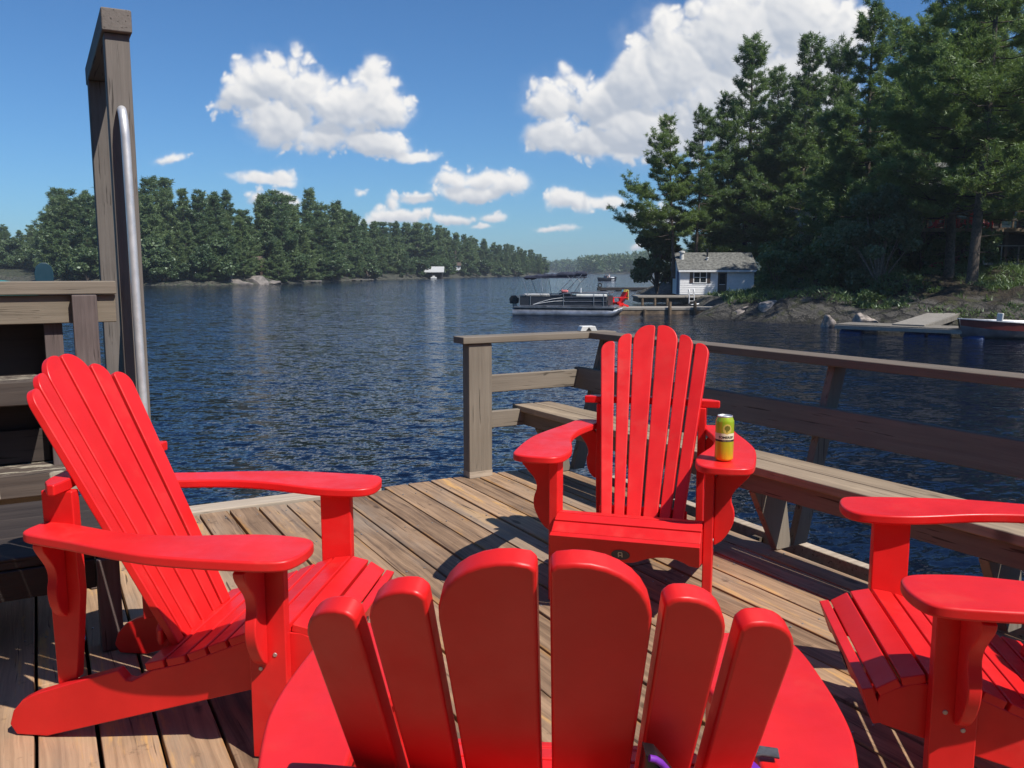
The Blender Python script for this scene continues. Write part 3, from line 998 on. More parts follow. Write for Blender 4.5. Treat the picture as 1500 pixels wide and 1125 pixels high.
for i, (d, px, rb, rt) in enumerate(shr):
    place_right(b3, d, px, rb, rt, 1.6, i * 1.3, 'small dark green shrub growing on the rocky right bank', 'shrubs on the right bank', first=(i == 0))

# --- ferns, grass and low brush over the right bank: nobody could count it
rg_ = np.random.default_rng(77)
gx = rg_.uniform(9, 46, 90000); gy = rg_.uniform(33, 74, 90000)
dd_ = seg_dist(gx, gy, shore_r)
cl = vnoise(gx * 0.55, gy * 0.55, 61) * 0.6 + vnoise(gx * 1.7, gy * 1.7, 62) * 0.4
ok_ = (dd_ > 1.8) & (cl > 0.50 - 0.012 * np.clip(dd_ - 3, 0, 12))
gx, gy, dd_, cl = gx[ok_], gy[ok_], dd_[ok_], cl[ok_]
bank_me = bpy.data.objects['terrain'].data
from mathutils.bvhtree import BVHTree
bvh = BVHTree.FromPolygons([v.co for v in bank_me.vertices], [list(p.vertices) for p in bank_me.polygons])
Cg = []
for x_, y_ in zip(gx, gy):
    h_ = bvh.ray_cast(Vector((x_, y_, 40)), Vector((0, 0, -1)))
    if h_[0] is not None and h_[0].z > WATER_Z + 0.35: Cg.append((x_, y_, h_[0].z))
Cg = np.array(Cg)
hh_ = np.clip((vnoise(Cg[:, 0] * 0.8, Cg[:, 1] * 0.8, 63) - 0.25), 0.05, 1)[:, None]
Cg = Cg + rg_.random((len(Cg), 3)) * np.concatenate([np.zeros((len(Cg), 2)), hh_ * 0.45], 1)
Tg = tufts_to_tris(Cg, np.zeros_like(Cg), 3, 0.26, 0.055, rg_, up=0.7, out=0.0)
tag(tri_object('undergrowth', Tg, M['broad']), 'low ferns and grass covering the shaded right bank', 'undergrowth', None, 'stuff')

# --- unseen wooded bank added behind the camera to cut the sky fill
xs_ = np.arange(-45, 46, 3.0); ys_ = np.arange(-48, -4.9, 2.0)
X_, Y_ = np.meshgrid(xs_, ys_)
Z_ = WATER_Z - 0.3 + np.interp(-Y_, [5, 7, 14, 48], [0, 1.6, 3.4, 12]) + (vnoise(X_ * 0.4, Y_ * 0.4, 31) - 0.5) * 0.8
vs_ = np.stack([X_, Y_, Z_], -1).reshape(-1, 3); nx_ = X_.shape[1]
me = bpy.data.meshes.new('terrain')
me.from_pydata(vs_.tolist(), [], [(j * nx_ + i, j * nx_ + i + 1, (j + 1) * nx_ + i + 1, (j + 1) * nx_ + i) for j in range(X_.shape[0] - 1) for i in range(nx_ - 1)])
me.polygons.foreach_set('use_smooth', [True] * len(me.polygons)); me.materials.append(M['bank'])
ob = bpy.data.objects.new('terrain', me); COL.objects.link(ob); tag(ob, kind='structure')
for k, (x_, y_, h_) in enumerate(((-24, -14, 13), (-17, -18, 14), (-11, -13, 12), (-5, -16, 12), (1, -14, 10.5), (7, -17, 12), (13, -19, 12.5), (-30, -9, 12), (20, -24, 14), (-8, -24, 15), (4, -26, 16))):
    pr = (pC, pD)[k % 2]
    ob = copy_tree(pr); ob.location = (x_, y_, WATER_Z + 1.6 + max(0, -y_ - 8) * 0.26); q_ = h_ / 19; ob.scale = (q_ * 1.3, q_ * 1.3, q_); ob.rotation_euler = (0, 0, k * 1.7)
    ob['label'] = 'unseen pine added behind the deck to block sky fill'; ob['group'] = 'added pines behind the deck'

# --- left shore and point: individual trees
FM = (M['bark'], M['pine_far'])
far = []
for k, (sd, H_, cb, sp, shp, lb, sprs) in enumerate(((61, 15, 0.05, 0.25, 0.42, (0.02, 0), 0.10), (62, 15, 0.12, 0.29, 0.36, (-0.03, 0.02), 0.16), (63, 15, 0.03, 0.27, 0.62, (0, 0), 0.06),
                                                       (64, 15, 0.26, 0.26, 0.34, (0.04, 0), 0.22), (65, 15, 0.08, 0.24, 0.48, (-0.02, 0), 0.12), (66, 15, 0.15, 0.32, 0.32, (0.03, -0.02), 0.2))):
    far.append(pine_tree('pine_tree', 'pine in the wood along the left shore across the lake', 'pines along the left shore', (0, 0, 0), FM if k != 3 else (M['palebark'], M['pine_far']), seed=sd, H=H_, cb=cb, spread=sp, step=0.85, per=5, dens=11, m=9, tl=0.46, tw=0.125, shape=shp, sparse=sprs, low_stubs=False, lean=lb, upsweep=0.24, fullness=0.17, side=3))
farb = [broad_tree('leafy_tree', 'pale green leafy tree at the foot of the wood on the left shore', 'tree', 'leafy trees along the left shore', (0, 0, 0), (M['bark'], M['broad_far']), seed=70 + k, H=6, W=2.6, lobes=18, dens=55, leaf=0.42, base=0.03) for k in range(2)]
used = set()


def put(proto, x, y, z, h, H0, rot, w=1.0):
    ob = proto if proto.name not in used else copy_tree(proto)
    used.add(proto.name)
    ob.location = (x, y, z)
    s = h / H0
    ob.scale = (s * w, s * w, s)
    ob.rotation_euler = (0, 0, rot)
    return ob


# skyline of the wood as surveyed: photo column -> row of the tree tops
sky_px = [-60, 0, 35, 60, 90, 130, 200, 240, 270, 300, 340, 380, 410, 440, 465, 490, 515, 540, 600, 640, 680, 720, 760, 790, 803]
sky_row = [338, 332, 345, 318, 266, 268, 268, 262, 285, 280, 286, 284, 280, 286, 290, 308, 320, 330, 330, 335, 346, 356, 364, 372, 384]
shore_px = [-60, 60, 100, 215, 300, 400, 500, 640, 700, 760, 800]
shore_row = [411, 411, 416.5, 418, 418, 416.3, 412, 407.5, 406, 405, 404.3]
rs = random.Random(5)
px = -50.0
cols = []
while px < 802:
    base = level(px, np.interp(px, shore_px, shore_row))
    d0 = base.y
    stepm = 2.9 if d0 < 230 else 3.3
    cols.append(px)
    px += stepm / d0 * 1250 * rs.uniform(0.75, 1.3) * (1.0 if px < 500 else 0.9)
for px in cols:
    srow = float(np.interp(px, shore_px, shore_row))
    d0 = level(px, srow).y
    top = float(np.interp(px, sky_px, sky_row))
    for row, (dd, frac) in enumerate(((4, 0.50), (12, 0.80), (20, 1.0), (34, 1.04))):
        if row == 0 and rs.random() < 0.2: continue
        if row == 1 and rs.random() < 0.15: continue
        d = d0 + dd * rs.uniform(0.7, 1.3) * (1 if d0 < 230 else 1.5)
        p_ = px + rs.uniform(-4, 4)
        f = min(1.06, frac * (rs.uniform(0.78, 1.10) if px < 480 or row < 2 else rs.uniform(0.93, 1.10)))
        toprow = srow + (top - srow) * f
        if 604 < p_ < 664 and d < 296: continue
        x = east_at(p_, toprow, d)
        zb = max(WATER_Z + 0.3, zleft(x, d) - 0.2)
        h = height_at(toprow, d) - zb
        if h < 3: continue
        put(rs.choice(far), x, d, zb, h, 15, rs.uniform(0, 6.28), rs.uniform(1.05, 1.55))
for k in range(70):
    p_ = rs.uniform(-40, 780)
    srow = float(np.interp(p_, shore_px, shore_row))
    d = level(p_, srow).y + rs.uniform(1.5, 4)
    if 322 < p_ < 408: continue
    x = east_at(p_, srow, d)
    put(rs.choice(farb), x, d, zleft(x, d) - 0.1, rs.choice((1.6, 2.4, 3.2, 4.5, 6.5)), 6, rs.uniform(0, 6.28), 1.25)
for (p_, h_) in ((222, 8), (238, 6), (20, 8.5), (40, 7), (0, 8), (256, 3.5), (290, 3.2), (316, 8), (330, 5), (306, 6.5), (-30, 7), (-15, 6), (10, 5), (30, 5.5), (50, 6), (62, 7), (75, 6)):
    srow = float(np.interp(p_, shore_px, shore_row))
    d = level(p_, srow).y + 3
    x = east_at(p_, srow, d)
    ob = put(farb[p_ % 2], x, d, zleft(x, d) - 0.1, h_, 6, p_)


# --- woods at the far end of the lake, read as one mass
def wood_mass(name, label, pts, depth, hmin, hmax, n, seed, size):
    rs_ = np.random.default_rng(seed)
    C = []; D = []
    P = np.array(pts)
    s = rs_.random(n) * (len(P) - 1)
    i = np.minimum(s.astype(int), len(P) - 2); f = (s - i)[:, None]
    B = P[i] * (1 - f) + P[i + 1] * f
    q = rs_.random(n)
    for k in range(n):
        dep = q[k]
        zb = WATER_Z + B[k, 2] * (0.0 if dep < 0.02 else min(1, 0.55 + dep * 0.5)) * min(1, dep * 4)
        h = rs_.uniform(hmin, hmax)
        m_ = 26
        t = rs_.random(m_)
        rad = 0.26 * h * (1 - t) ** 0.6 + 0.3
        a = rs_.uniform(0, 6.28, m_)
        C.append(np.stack([B[k, 0] + np.cos(a) * rad * rs_.random(m_), B[k, 1] + depth * dep + np.sin(a) * rad, zb + h * (0.05 + 0.95 * t)], 1))
        D.append(np.stack([np.cos(a), np.sin(a), np.full(m_, 0.2)], 1))
    T = tufts_to_tris(np.concatenate(C), np.concatenate(D), 4, size, size * 0.6, rs_)
    ob = tri_object(name, T, M['pine_far'])
    return tag(ob, label, 'wood', None, 'stuff')


wood_mass('wood', 'low bluish wood closing the far end of the lake', far_pts, 240, 8, 13, 900, 91, 2.4)
wood_mass('wood', 'wooded slope rising behind the distant motorboat at the right', fr_pts, 150, 9, 13, 700, 92, 1.9)


# ------------------------------------------------------------------ left shore: rocks, cottages, boathouse
def rock(name, label, loc, size, seed, mat, group=None, cat='rock'):
    rs_ = np.random.default_rng(seed)
    bm = bmesh.new()
    bmesh.ops.create_icosphere(bm, subdivisions=4, radius=1.0)
    off = rs_.uniform(0, 50, 3)
    dirs = rs_.normal(size=(9, 3)); dirs /= np.linalg.norm(dirs, axis=1, keepdims=True)
    cut = rs_.uniform(0.55, 0.9, 9)
    for v in bm.verts:
        p = np.array(v.co)
        for d_, c_ in zip(dirs, cut):
            q = p @ d_
            if q > c_: p = p - d_ * (q - c_) * 0.85
        n = float(vnoise(p[0] * 3 + off[0], p[1] * 3 + p[2] * 2 + off[1], seed)) - 0.5
        p = p * (1 + 0.22 * n)
        v.co = Vector((p[0] * size[0], p[1] * size[1], p[2] * size[2]))
    me = bpy.data.meshes.new(name); bm.to_mesh(me); bm.free()
    me.polygons.foreach_set('use_smooth', [True] * len(me.polygons))
    me.set_sharp_from_angle(angle=R(30))
    me.materials.append(mat)
    ob = bpy.data.objects.new(name, me); ob.location = loc; COL.objects.link(ob)
    return tag(ob, label, cat, group)


for i, (p_, sx, sz, lab) in enumerate(((345, 3.0, 0.9, 'low pale granite slab at the waterline below the brown cottages'), (372, 3.4, 1.5, 'broad pale granite hump, largest on the left shore'), (398, 2.0, 0.6, 'small pale granite rock at the right end of the left shore outcrop'))):
    srow = float(np.interp(p_, shore_px, shore_row)); d = level(p_, srow).y
    rock('shore_rock', lab, (east_at(p_, srow, d), d + 1.0, WATER_Z + 0.1), (sx, 2.2, sz), 100 + i, M['stone'])


def gable_house(name, label, loc, rot, W, Dp, Hw, Hr, mats, openings=(), over=0.35, cat='house', chim=None, gable='x'):
    """W along x (front faces -y), ridge along x"""
    r = thing(name, label, cat, loc, rot)
    hw = W / 2
    b = MB()
    # walls with gable ends
    prof = [(0, 0), (Dp, 0), (Dp, Hw), (Dp / 2, Hw + Hr - 0.08), (0, Hw)]
    b.prism(prof, -hw, hw, 'yz')
    b.build('wall', mats[0], r)
    sl = math.atan2(Hr, Dp / 2)
    rf = MB()
    ex = over
    t = 0.12
    y0 = -ex; z0 = Hw - ex * math.tan(sl)
    rf.prism([(y0, z0), (Dp / 2, Hw + Hr), (Dp + ex, z0), (Dp + ex, z0 + t), (Dp / 2, Hw + Hr + t), (y0, z0 + t)], -hw - ex, hw + ex, 'yz')
    roof = rf.build('roof', mats[1], r)
    if chim:
        for (cx, cy, cr, ch, cm) in chim:
            c = MB(); zt = Hw + Hr * (1 - abs(cy - Dp / 2) / (Dp / 2))
            c.lathe([(cr, zt - 0.2), (cr, zt + ch * 0.75), (cr * 1.5, zt + ch * 0.78), (cr * 1.5, zt + ch * 0.95), (cr * 0.4, zt + ch)], 12, (cx, cy)).build('chimney', cm, roof)
    for (kind, x, z, w, h) in openings:
        if kind == 'window':
            f = MB(); e = 0.07
            for (a0, a1, c0, c1) in ((x - w / 2 - e, x + w / 2 + e, z + h, z + h + e), (x - w / 2 - e, x + w / 2 + e, z - e, z), (x - w / 2 - e, x - w / 2, z, z + h), (x + w / 2, x + w / 2 + e, z, z + h), (x - 0.03, x + 0.03, z, z + h), (x - w / 2, x - 0.03, z + h * .5 - .02, z + h * .5 + .02), (x + 0.03, x + w / 2, z + h * .5 - .02, z + h * .5 + .02)):
                f.box(a0, a1, -0.06, -0.004, c0, c1)
            fo = f.build('window', mats[2], r)
            MB().box(x - w / 2, x + w / 2, -0.03, -0.002, z, z + h).build('pane', M['glass'], fo)
        elif kind == 'shutter':
            s_ = MB().box(x - w / 2, x + w / 2, -0.045, -0.003, z, z + h)
            for q in range(7):
                s_.box(x - w / 2 + 0.05, x + w / 2 - 0.05, -0.06, -0.045, z + 0.08 + q * (h - .16) / 7, z + 0.08 + (q + .55) * (h - .16) / 7)
            s_.build('shutter', M['shutter'], r)
        elif kind == 'door':
            e = 0.07
            f = MB().box(x - w / 2 - e, x - w / 2, -0.06, -0.004, z, z + h).box(x + w / 2, x + w / 2 + e, -0.06, -0.004, z, z + h).box(x - w / 2 - e, x + w / 2 + e, -0.06, -0.004, z + h, z + h + e)
            dr = MB().box(x - w / 2, x + w / 2, -0.04, -0.003, z, z + h).build('door', M['door_dark'], r)
            f.build('frame', mats[2], dr)
            MB().box(x - w / 2 + 0.14, x + w / 2 - 0.14, -0.052, -0.041, z + h * 0.45, z + h - 0.14).build('pane', M['glass'], dr)
            MB().box(x - w / 2 + 0.14, x + w / 2 - 0.14, -0.056, -0.053, z + h * 0.43, z + h * 0.45).build('rail', mats[2], dr)
            MB().ball((x + w / 2 - 0.09, -0.075, z + h * 0.42), 0.035).build('handle', M['chrome'], dr)
    return r


def at_row(px, row, d):
    return (east_at(px, row, d), d, height_at(row, d))


d = 161
L = at_row(272, 404, d)
gable_house('cottage', 'dark brown cottage with low brown roof under the pines, left of its neighbour', (L[0], d, L[2] - 0.5), 0.15, 7.2, 6, 2.6, 1.5, (M['brown_wall'], M['brown_roof'], M['white']),
            [('window', -2.2, 1.0, 1.0, 0.9), ('window', 0.2, 1.0, 1.6, 0.9), ('window', 2.3, 1.0, 0.9, 0.9)], 0.6)
dk = thing('porch', 'timber porch railing in front of the left brown cottage', 'porch', (L[0], d - 2.0, L[2] - 0.5), 0.15)
pf = MB().box(-3.6, 3.6, -0.6, 1.5, -0.1, 0.05); pf.build('floor', M['dockbrown'], dk)
pr = MB()
for q in range(9): pr.box(-3.6 + q * 0.88, -3.5 + q * 0.88, -0.6, -0.5, 0.05, 0.95)
pr.box(-3.6, 3.54, -0.62, -0.48, 0.95, 1.03); pr.build('railing', M['brown_wall'], dk)
L = at_row(358, 404, 172)
gable_house('cottage', 'brown cottage with white framed porch posts right of the other brown cottage', (L[0], 172, L[2] - 0.3), 0.1, 6.0, 5, 2.5, 1.6, (M['brown_wall'], M['brown_roof'], M['white']),
            [('window', -1.0, 1.0, 0.9, 0.9), ('door', 1.0, 0.0, 0.9, 2.0)], 0.7)
L = at_row(633, 408, 281)
bh = thing('boathouse', 'distant boathouse with bright white roof on the left shore', 'boathouse', (L[0], 281, WATER_Z + 0.2), 0.05)
b = MB(); b.box(-3.3, -3.0, 0, 6, -0.5, 2.0).box(3.0, 3.3, 0, 6, -0.5, 2.0).box(-3.0, 3.0, 5.7, 6, -0.5, 2.0).box(-0.15, 0.15, 0, 5.7, -0.5, 2.0); b.build('wall', M['dark_wall'], bh)
b = MB(); b.prism([(-0.6, 1.75), (2.9, 3.55), (2.9, 3.7), (-0.6, 1.95)], -3.9, 3.9, 'yz').prism([(2.9, 3.55), (6.4, 1.75), (6.4, 1.95), (2.9, 3.7)], -3.9, 3.9, 'yz'); b.build('roof', simple('old_white_roof', (0.46, 0.46, 0.45), 0.6), bh)
b = MB().box(-0.8, 1.0, -2.2, 0.6, -0.1, 0.5).box(-0.3, 0.5, -1.2, -0.3, 0.5, 0.9); ob = b.build('small_boat', M['offwhite'], None, 0.2, 3, loc=(L[0] + 0.6, 279.5, WATER_Z)); tag(ob, 'small pale boat tied in front of the white roofed boathouse', 'boat')
for i, (p_, row, wd, hh, lab) in enumerate(((668, 394, 3.4, 2.6, 'white house half hidden in trees right of the white roofed boathouse'), (676, 386, 2.4, 1.8, 'small white gable higher in the trees above the white roofed boathouse'))):
    d = 326 + 8 * i
    L = at_row(p_, row, d)
    gable_house('house', lab, (L[0], d, L[2] - 0.5), 0.1, wd, 5, hh * .7, hh * .4, (M['white'], M['brown_roof'], M['white']), [('window', -1, .8, .8, .8), ('window', 1, .8, .8, .8)], 0.3)
for (p_, row, wd, lab) in ((528, 411.5, 6.0, 'low grey swimming dock on the left shore'), (725, 405.5, 5.0, 'long thin brown dock near the end of the wooded point'), (455, 414, 4, 'small grey landing at the foot of the pines on the left shore')):
    q = level(p_, row)
    sd = thing('dock', lab, 'dock', (q.x, q.y, WATER_Z))
    MB().box(-wd / 2, wd / 2, 0, 2.0, 0.25, 0.45).build('planking', M['dockgrey'], sd)
    for k in range(3):
        MB().box(-wd / 2 + 0.1 + k * (wd / 2 - .2), -wd / 2 + 0.35 + k * (wd / 2 - .2), 0.2, 1.8, -0.6, 0.247).build('post', M['dockdark'], sd)


# ------------------------------------------------------------------ boats on the lake
def hull_mesh(Lh, Bm, sheer, keel, n=14, bow=0.9, transom=0.85):
    """open hull with thickness; x forward, z up from the waterline"""
    out = []
    for i in range(n + 1):
        s = i / n
        w = Bm / 2 * (transom + (1 - transom) * math.sin(min(1, s * 2) * math.pi / 2)) * (1 - max(0, (s - 0.45) / 0.55) ** 2.2 * bow)
        x = -Lh / 2 + Lh * s + (0.0)
        sh = sheer * (1 + 0.45 * max(0, s - 0.35) ** 1.6)
        kz = keel * (1 - max(0, (s - 0.6) / 0.4) ** 2 * 1.3)
        out.append([(x - 0.25 * max(0, s - .8), 0, kz), (x - 0.12 * max(0, s - .8), w * 0.72, kz + (sh - kz) * 0.30), (x, w * 0.93, kz + (sh - kz) * 0.62), (x + 0.2 * max(0, s - .8), w, sh)])
    return out


def build_hull(st, inner=0.05):
    m = MB(); vs = []; fs = []
    n = len(st)
    ring = []
    for sec in st:
        right = [(p[0], -p[1], p[2]) for p in sec[::-1]]
        left = [p for p in sec[1:]]
        ring.append(right + left)
    k = len(ring[0])
    for r in ring: vs += r
    for i in range(n - 1):
        for j in range(k - 1):
            a = i * k + j
            fs.append((a, a + 1, a + k + 1, a + k))
    fs.append(tuple(range(k)))
    # inner skin
    o0 = len(vs)
    for r in ring:
        for j, p in enumerate(r):
            q = Vector(p); sgn = -1 if p[1] > 0 else 1
            vs.append((q.x * 0.985, q.y + sgn * min(abs(q.y), inner), q.z + (0.0 if j in (0, k - 1) else inner)))
    for i in range(n - 1):
        for j in range(k - 1):
            a = o0 + i * k + j
            fs.append((a, a + k, a + k + 1, a + 1))
        for j in (0, k - 1):
            a = i * k + j
            fs.append((a, a + k, o0 + a + k, o0 + a) if j == 0 else (a, o0 + a, o0 + a + k, a + k))
    fs.append(tuple(o0 + q for q in range(k))[::-1])
    m.add(vs, fs)
    return m


def outboard(parent, x, z, s=1.0, name='outboard_motor'):
    r = MB()
    r.prism([(x - .30 * s, z + .30 * s), (x + .18 * s, z + .30 * s), (x + .22 * s, z + .62 * s), (x + .05 * s, z + .80 * s), (x - .22 * s, z + .78 * s), (x - .34 * s, z + .58 * s)], -.17 * s, .17 * s, 'xz')
    mo = r.build(name, M['black'], parent, 0.05 * s, 3)
    g = MB().prism([(x - .16 * s, z + .30 * s), (x + .10 * s, z + .30 * s), (x + .04 * s, z - .55 * s), (x - .12 * s, z - .55 * s)], -.05 * s, .05 * s, 'xz').box(x - .28 * s, x + .06 * s, -.12 * s, .12 * s, z - .30 * s, z - .26 * s)
    g.build('leg', M['chrome'], mo, 0.015)
    return mo


# pontoon boat moored at the neighbour's dock
stern = level(760, 462); bow = level(896, 463)
pt = thing('pontoon_boat', 'silver pontoon boat with dark side panels and a furled dark canopy', 'boat', (3.25, 50.4, WATER_Z), R(-14))
for yy in (-1.0, 0.0, 1.0):
    m = MB(); prof = []
    pts = [(-3.0, 0.12), (2.2, 0.12), (2.55, 0.15), (2.85, 0.22), (3.05, 0.32), (3.16, 0.42)]
    rr = [0.31, 0.31, 0.29, 0.22, 0.12, 0.03]
    m.tube([(a, yy, b) for a, b in pts], rr, 16)
    m.box(-2.9, 2.2, yy - 0.05, yy + 0.05, 0.40, 0.455)
    m.build('pontoon', M['chrome'], pt, angle=50)
MB().box(-2.95, 2.95, -1.25, 1.25, 0.46, 0.54).build('deck_platform', M['chrome'], pt, 0.01)
f = MB()
f.box(-2.55, 2.5, -1.21, -1.18, 0.60, 1.14).box(-2.55, 2.5, 1.18, 1.21, 0.60, 1.14).box(2.52, 2.55, -1.1, 1.1, 0.60, 1.14).box(-2.6, -2.57, -1.1, 1.1, 0.60, 1.10)
f.build('fence_panel', M['charcoal'], pt)
r_ = MB()
for s_ in (-1, 1):
    y_ = 1.225 * s_
    r_.tube([(-2.62, y_, 1.20), (-0.2, y_, 1.20), (0.0, y_, 1.30), (2.3, y_, 1.34), (2.56, y_ * .93, 1.33)], 0.028, 8)
    r_.tube([(-2.62, y_, 0.58), (2.56, y_, 0.58)], 0.022, 8)
    for x_ in (-2.6, -1.95, 0.0, 1.75, 2.3):
        r_.tube([(x_, y_, 0.55), (x_, y_, 1.22 if x_ < 0 else 1.32)], 0.026, 8)
    r_.tube([(0.0, y_, 1.08), (2.5, y_, 1.12)], 0.018, 6)
    r_.tube([(0.0, y_, 0.82), (2.5, y_, 0.86)], 0.018, 6)
r_.tube([(2.58, -1.14, 1.33), (2.58, 1.14, 1.33)], 0.028, 8)
r_.build('rail', M['chrome'], pt, angle=60)
st_ = MB()
for (za, zb_) in ((0.60, 0.0), (0.60, -0.17)):
    pts = []
    for q in range(13):
        s = q / 12
        pts.append((-1.8 + 1.85 * s, -1.222, 0.64 + (0.40 + zb_) * math.sin(s * math.pi / 2)))
    st_.tube(pts, 0.014, 5)
st_.build('stripe', M['white'], pt)
for bx_ in (((-2.4, -1.0, -1.15, -0.55, 0.54, 0.98), (-2.4, -1.0, -1.15, -0.96, 0.70, 1.26)), ((0.4, 2.2, -1.15, -0.6, 0.54, 0.95),), ((-2.4, -1.2, 0.6, 1.15, 0.54, 1.22),), ((0.4, 2.2, 0.6, 1.15, 0.54, 1.2),)):
    se = MB()
    for q_ in bx_: se.box(*q_)
    se.build('seat', M['offwhite'], pt, 0.06, 3)
cn = MB().prism([(-0.55, 0.54), (0.15, 0.54), (0.15, 1.2), (-0.1, 1.38), (-0.55, 1.28)], 0.2, 0.95, 'xz').build('console', M['charcoal'], pt, 0.04)
MB().tube([(-0.35, 0.55, 1.30), (-0.5, 0.55, 1.42)], 0.03).build('throttle', M['black'], cn)
cv = MB(); rs_ = random.Random(3)
pts = []; rr = []
for q in range(25):
    s = q / 24
    pts.append((-2.55 + 3.75 * s, -0.2 + 0.03 * math.sin(q), 2.18 + 0.24 * s + 0.03 * rs_.uniform(-1, 1)))
    rr.append((0.13 if s < 0.55 else 0.17) * (0.55 if q in (0, 24) else 1) * rs_.uniform(0.85, 1.15))
cv.tube(pts, rr, 10)
for s_ in (-1, 1):
    cv.box(-2.4, 1.0, s_ * 0.75 - 0.35, s_ * 0.75 + 0.35, 2.16, 2.22)
cv.build('canopy', M['navy'], pt, angle=60)
for s_ in (-1, 1):
    y_ = 1.22 * s_
    for (x0, z0, x1, z1) in ((-2.1, 1.2, -2.45, 2.15), (-1.2, 1.2, -1.35, 2.2), (-0.4, 1.25, 0.6, 2.3), (0.2, 1.3, 0.6, 1.9), (0.6, 1.9, 0.2, 2.3), (0.6, 1.9, 1.05, 2.4)):
        MB().tube([(x0, y_, z0), (x1, y_ * 0.9, z1)], 0.016, 6).build('canopy_tube', M['chrome'], pt)
MB().tube([(0.95, -0.9, 1.33), (0.95, -0.9, 1.62)], 0.035, 8).build('light_pole', M['white'], pt)
MB().ball((0.05, -0.9, 1.40), (0.18, 0.15, 0.10)).ball((-0.1, -0.95, 1.42), 0.09).build('cushion', M['pinkcloth'], pt)
outboard(pt, -3.15, 0.35, 1.0)

# motorboat far down the lake
q = level(888, 411.5)
mb = thing('motorboat', 'distant grey motorboat under way with people aboard', 'boat', (q.x, q.y, WATER_Z), R(200))
build_hull(hull_mesh(4.8, 1.9, 0.75, -0.25)).build('hull', M['charcoal'], mb)
w_ = MB().prism([(0.2, 0.7), (0.5, 0.7), (0.1, 1.35), (0.05, 1.35)], -0.8, 0.8, 'xz'); w_.build('windscreen', M['glass'], mb)
MB().box(-1.9, -1.0, -0.8, 0.8, 0.1, 0.95).build('seat', M['white'], mb, 0.08)
outboard(mb, -2.5, 0.3, 1.0)
def seated(label, loc, rot, shirt, zoff):
    r = thing('person', label, 'person', loc, rot)
    b_ = bmesh.new()
    # one continuous body: seated figure grown from rings (hips, waist, chest, shoulders, neck, head)
    mbx = MB()
    secs = [(0.0, 0.0, .17, .13), (0.0, 0.18, .15, .11), (0.0, 0.36, .19, .12), (0.0, 0.47, .20, .10), (0, 0.53, .07, .07), (0.01, 0.58, .06, .065), (0.015, 0.66, .085, .10), (0.01, 0.76, .075, .09), (0, 0.81, .03, .04)]
    vs = []; fs = []
    for (x_, z_, ry, rx) in secs:
        for k in range(12):
            a = 2 * math.pi * k / 12
            vs.append((x_ + rx * math.cos(a), ry * math.sin(a), z_))
    for i in range(len(secs) - 1):
        for k in range(12):
            a = i * 12 + k; c_ = i * 12 + (k + 1) % 12
            fs.append((a, c_, c_ + 12, a + 12))
    fs.append(tuple(range(12))[::-1]); fs.append(tuple(range((len(secs) - 1) * 12, len(secs) * 12)))
    mbx.add(vs, fs)
    for s_ in (-1, 1):
        mbx.tube([(0.02, .09 * s_, 0.06), (0.42, .11 * s_, 0.08), (0.46, .11 * s_, -0.36), (0.58, .11 * s_, -0.40)], [.085, .065, .045, .035], 8)
        mbx.tube([(0, .19 * s_, 0.44), (0.08, .24 * s_, 0.20), (0.30, .16 * s_, 0.17)], [.05, .042, .032], 8)
    mbx.build('body', M['skin'], r, angle=70)
    MB().lathe([(0.175, -0.02), (0.165, 0.18), (0.19, 0.36), (0.20, 0.46), (0.09, 0.52)], 12).build('shirt', shirt, r)
    return r
seated('person in a pink top seated in the distant motorboat', (q.x - 0.1, q.y, WATER_Z + 0.62), R(200), M['pinkcloth'], 0)
seated('person in a white top seated behind the one in pink', (q.x + 0.75, q.y + 0.3, WATER_Z + 0.92), R(200), M['white'], 0)

# dark floating boom with a tyre
q0 = level(876, 426)
fd = thing('floating_dock', 'dark low floating dock with a tyre upright at its left end', 'dock', (q0.x, q0.y, WATER_Z))
MB().box(0, 7.2, 0, 1.4, 0.05, 0.42).build('planking', M['dockdark'], fd, 0.02)
m = MB()
pts = [(0.25 + 0.22 * math.cos(a * .5236), 0.1, 0.72 + 0.26 * math.sin(a * .5236)) for a in range(13)]
m.tube(pts, 0.09, 8, False); m.build('tyre', M['rubber'], fd, angle=70)
for k in range(4):
    MB().box(0.4 + k * 2.0, 1.1 + k * 2.0, 0.1, 1.3, -0.35, 0.047).build('float', M['rubber'], fd)


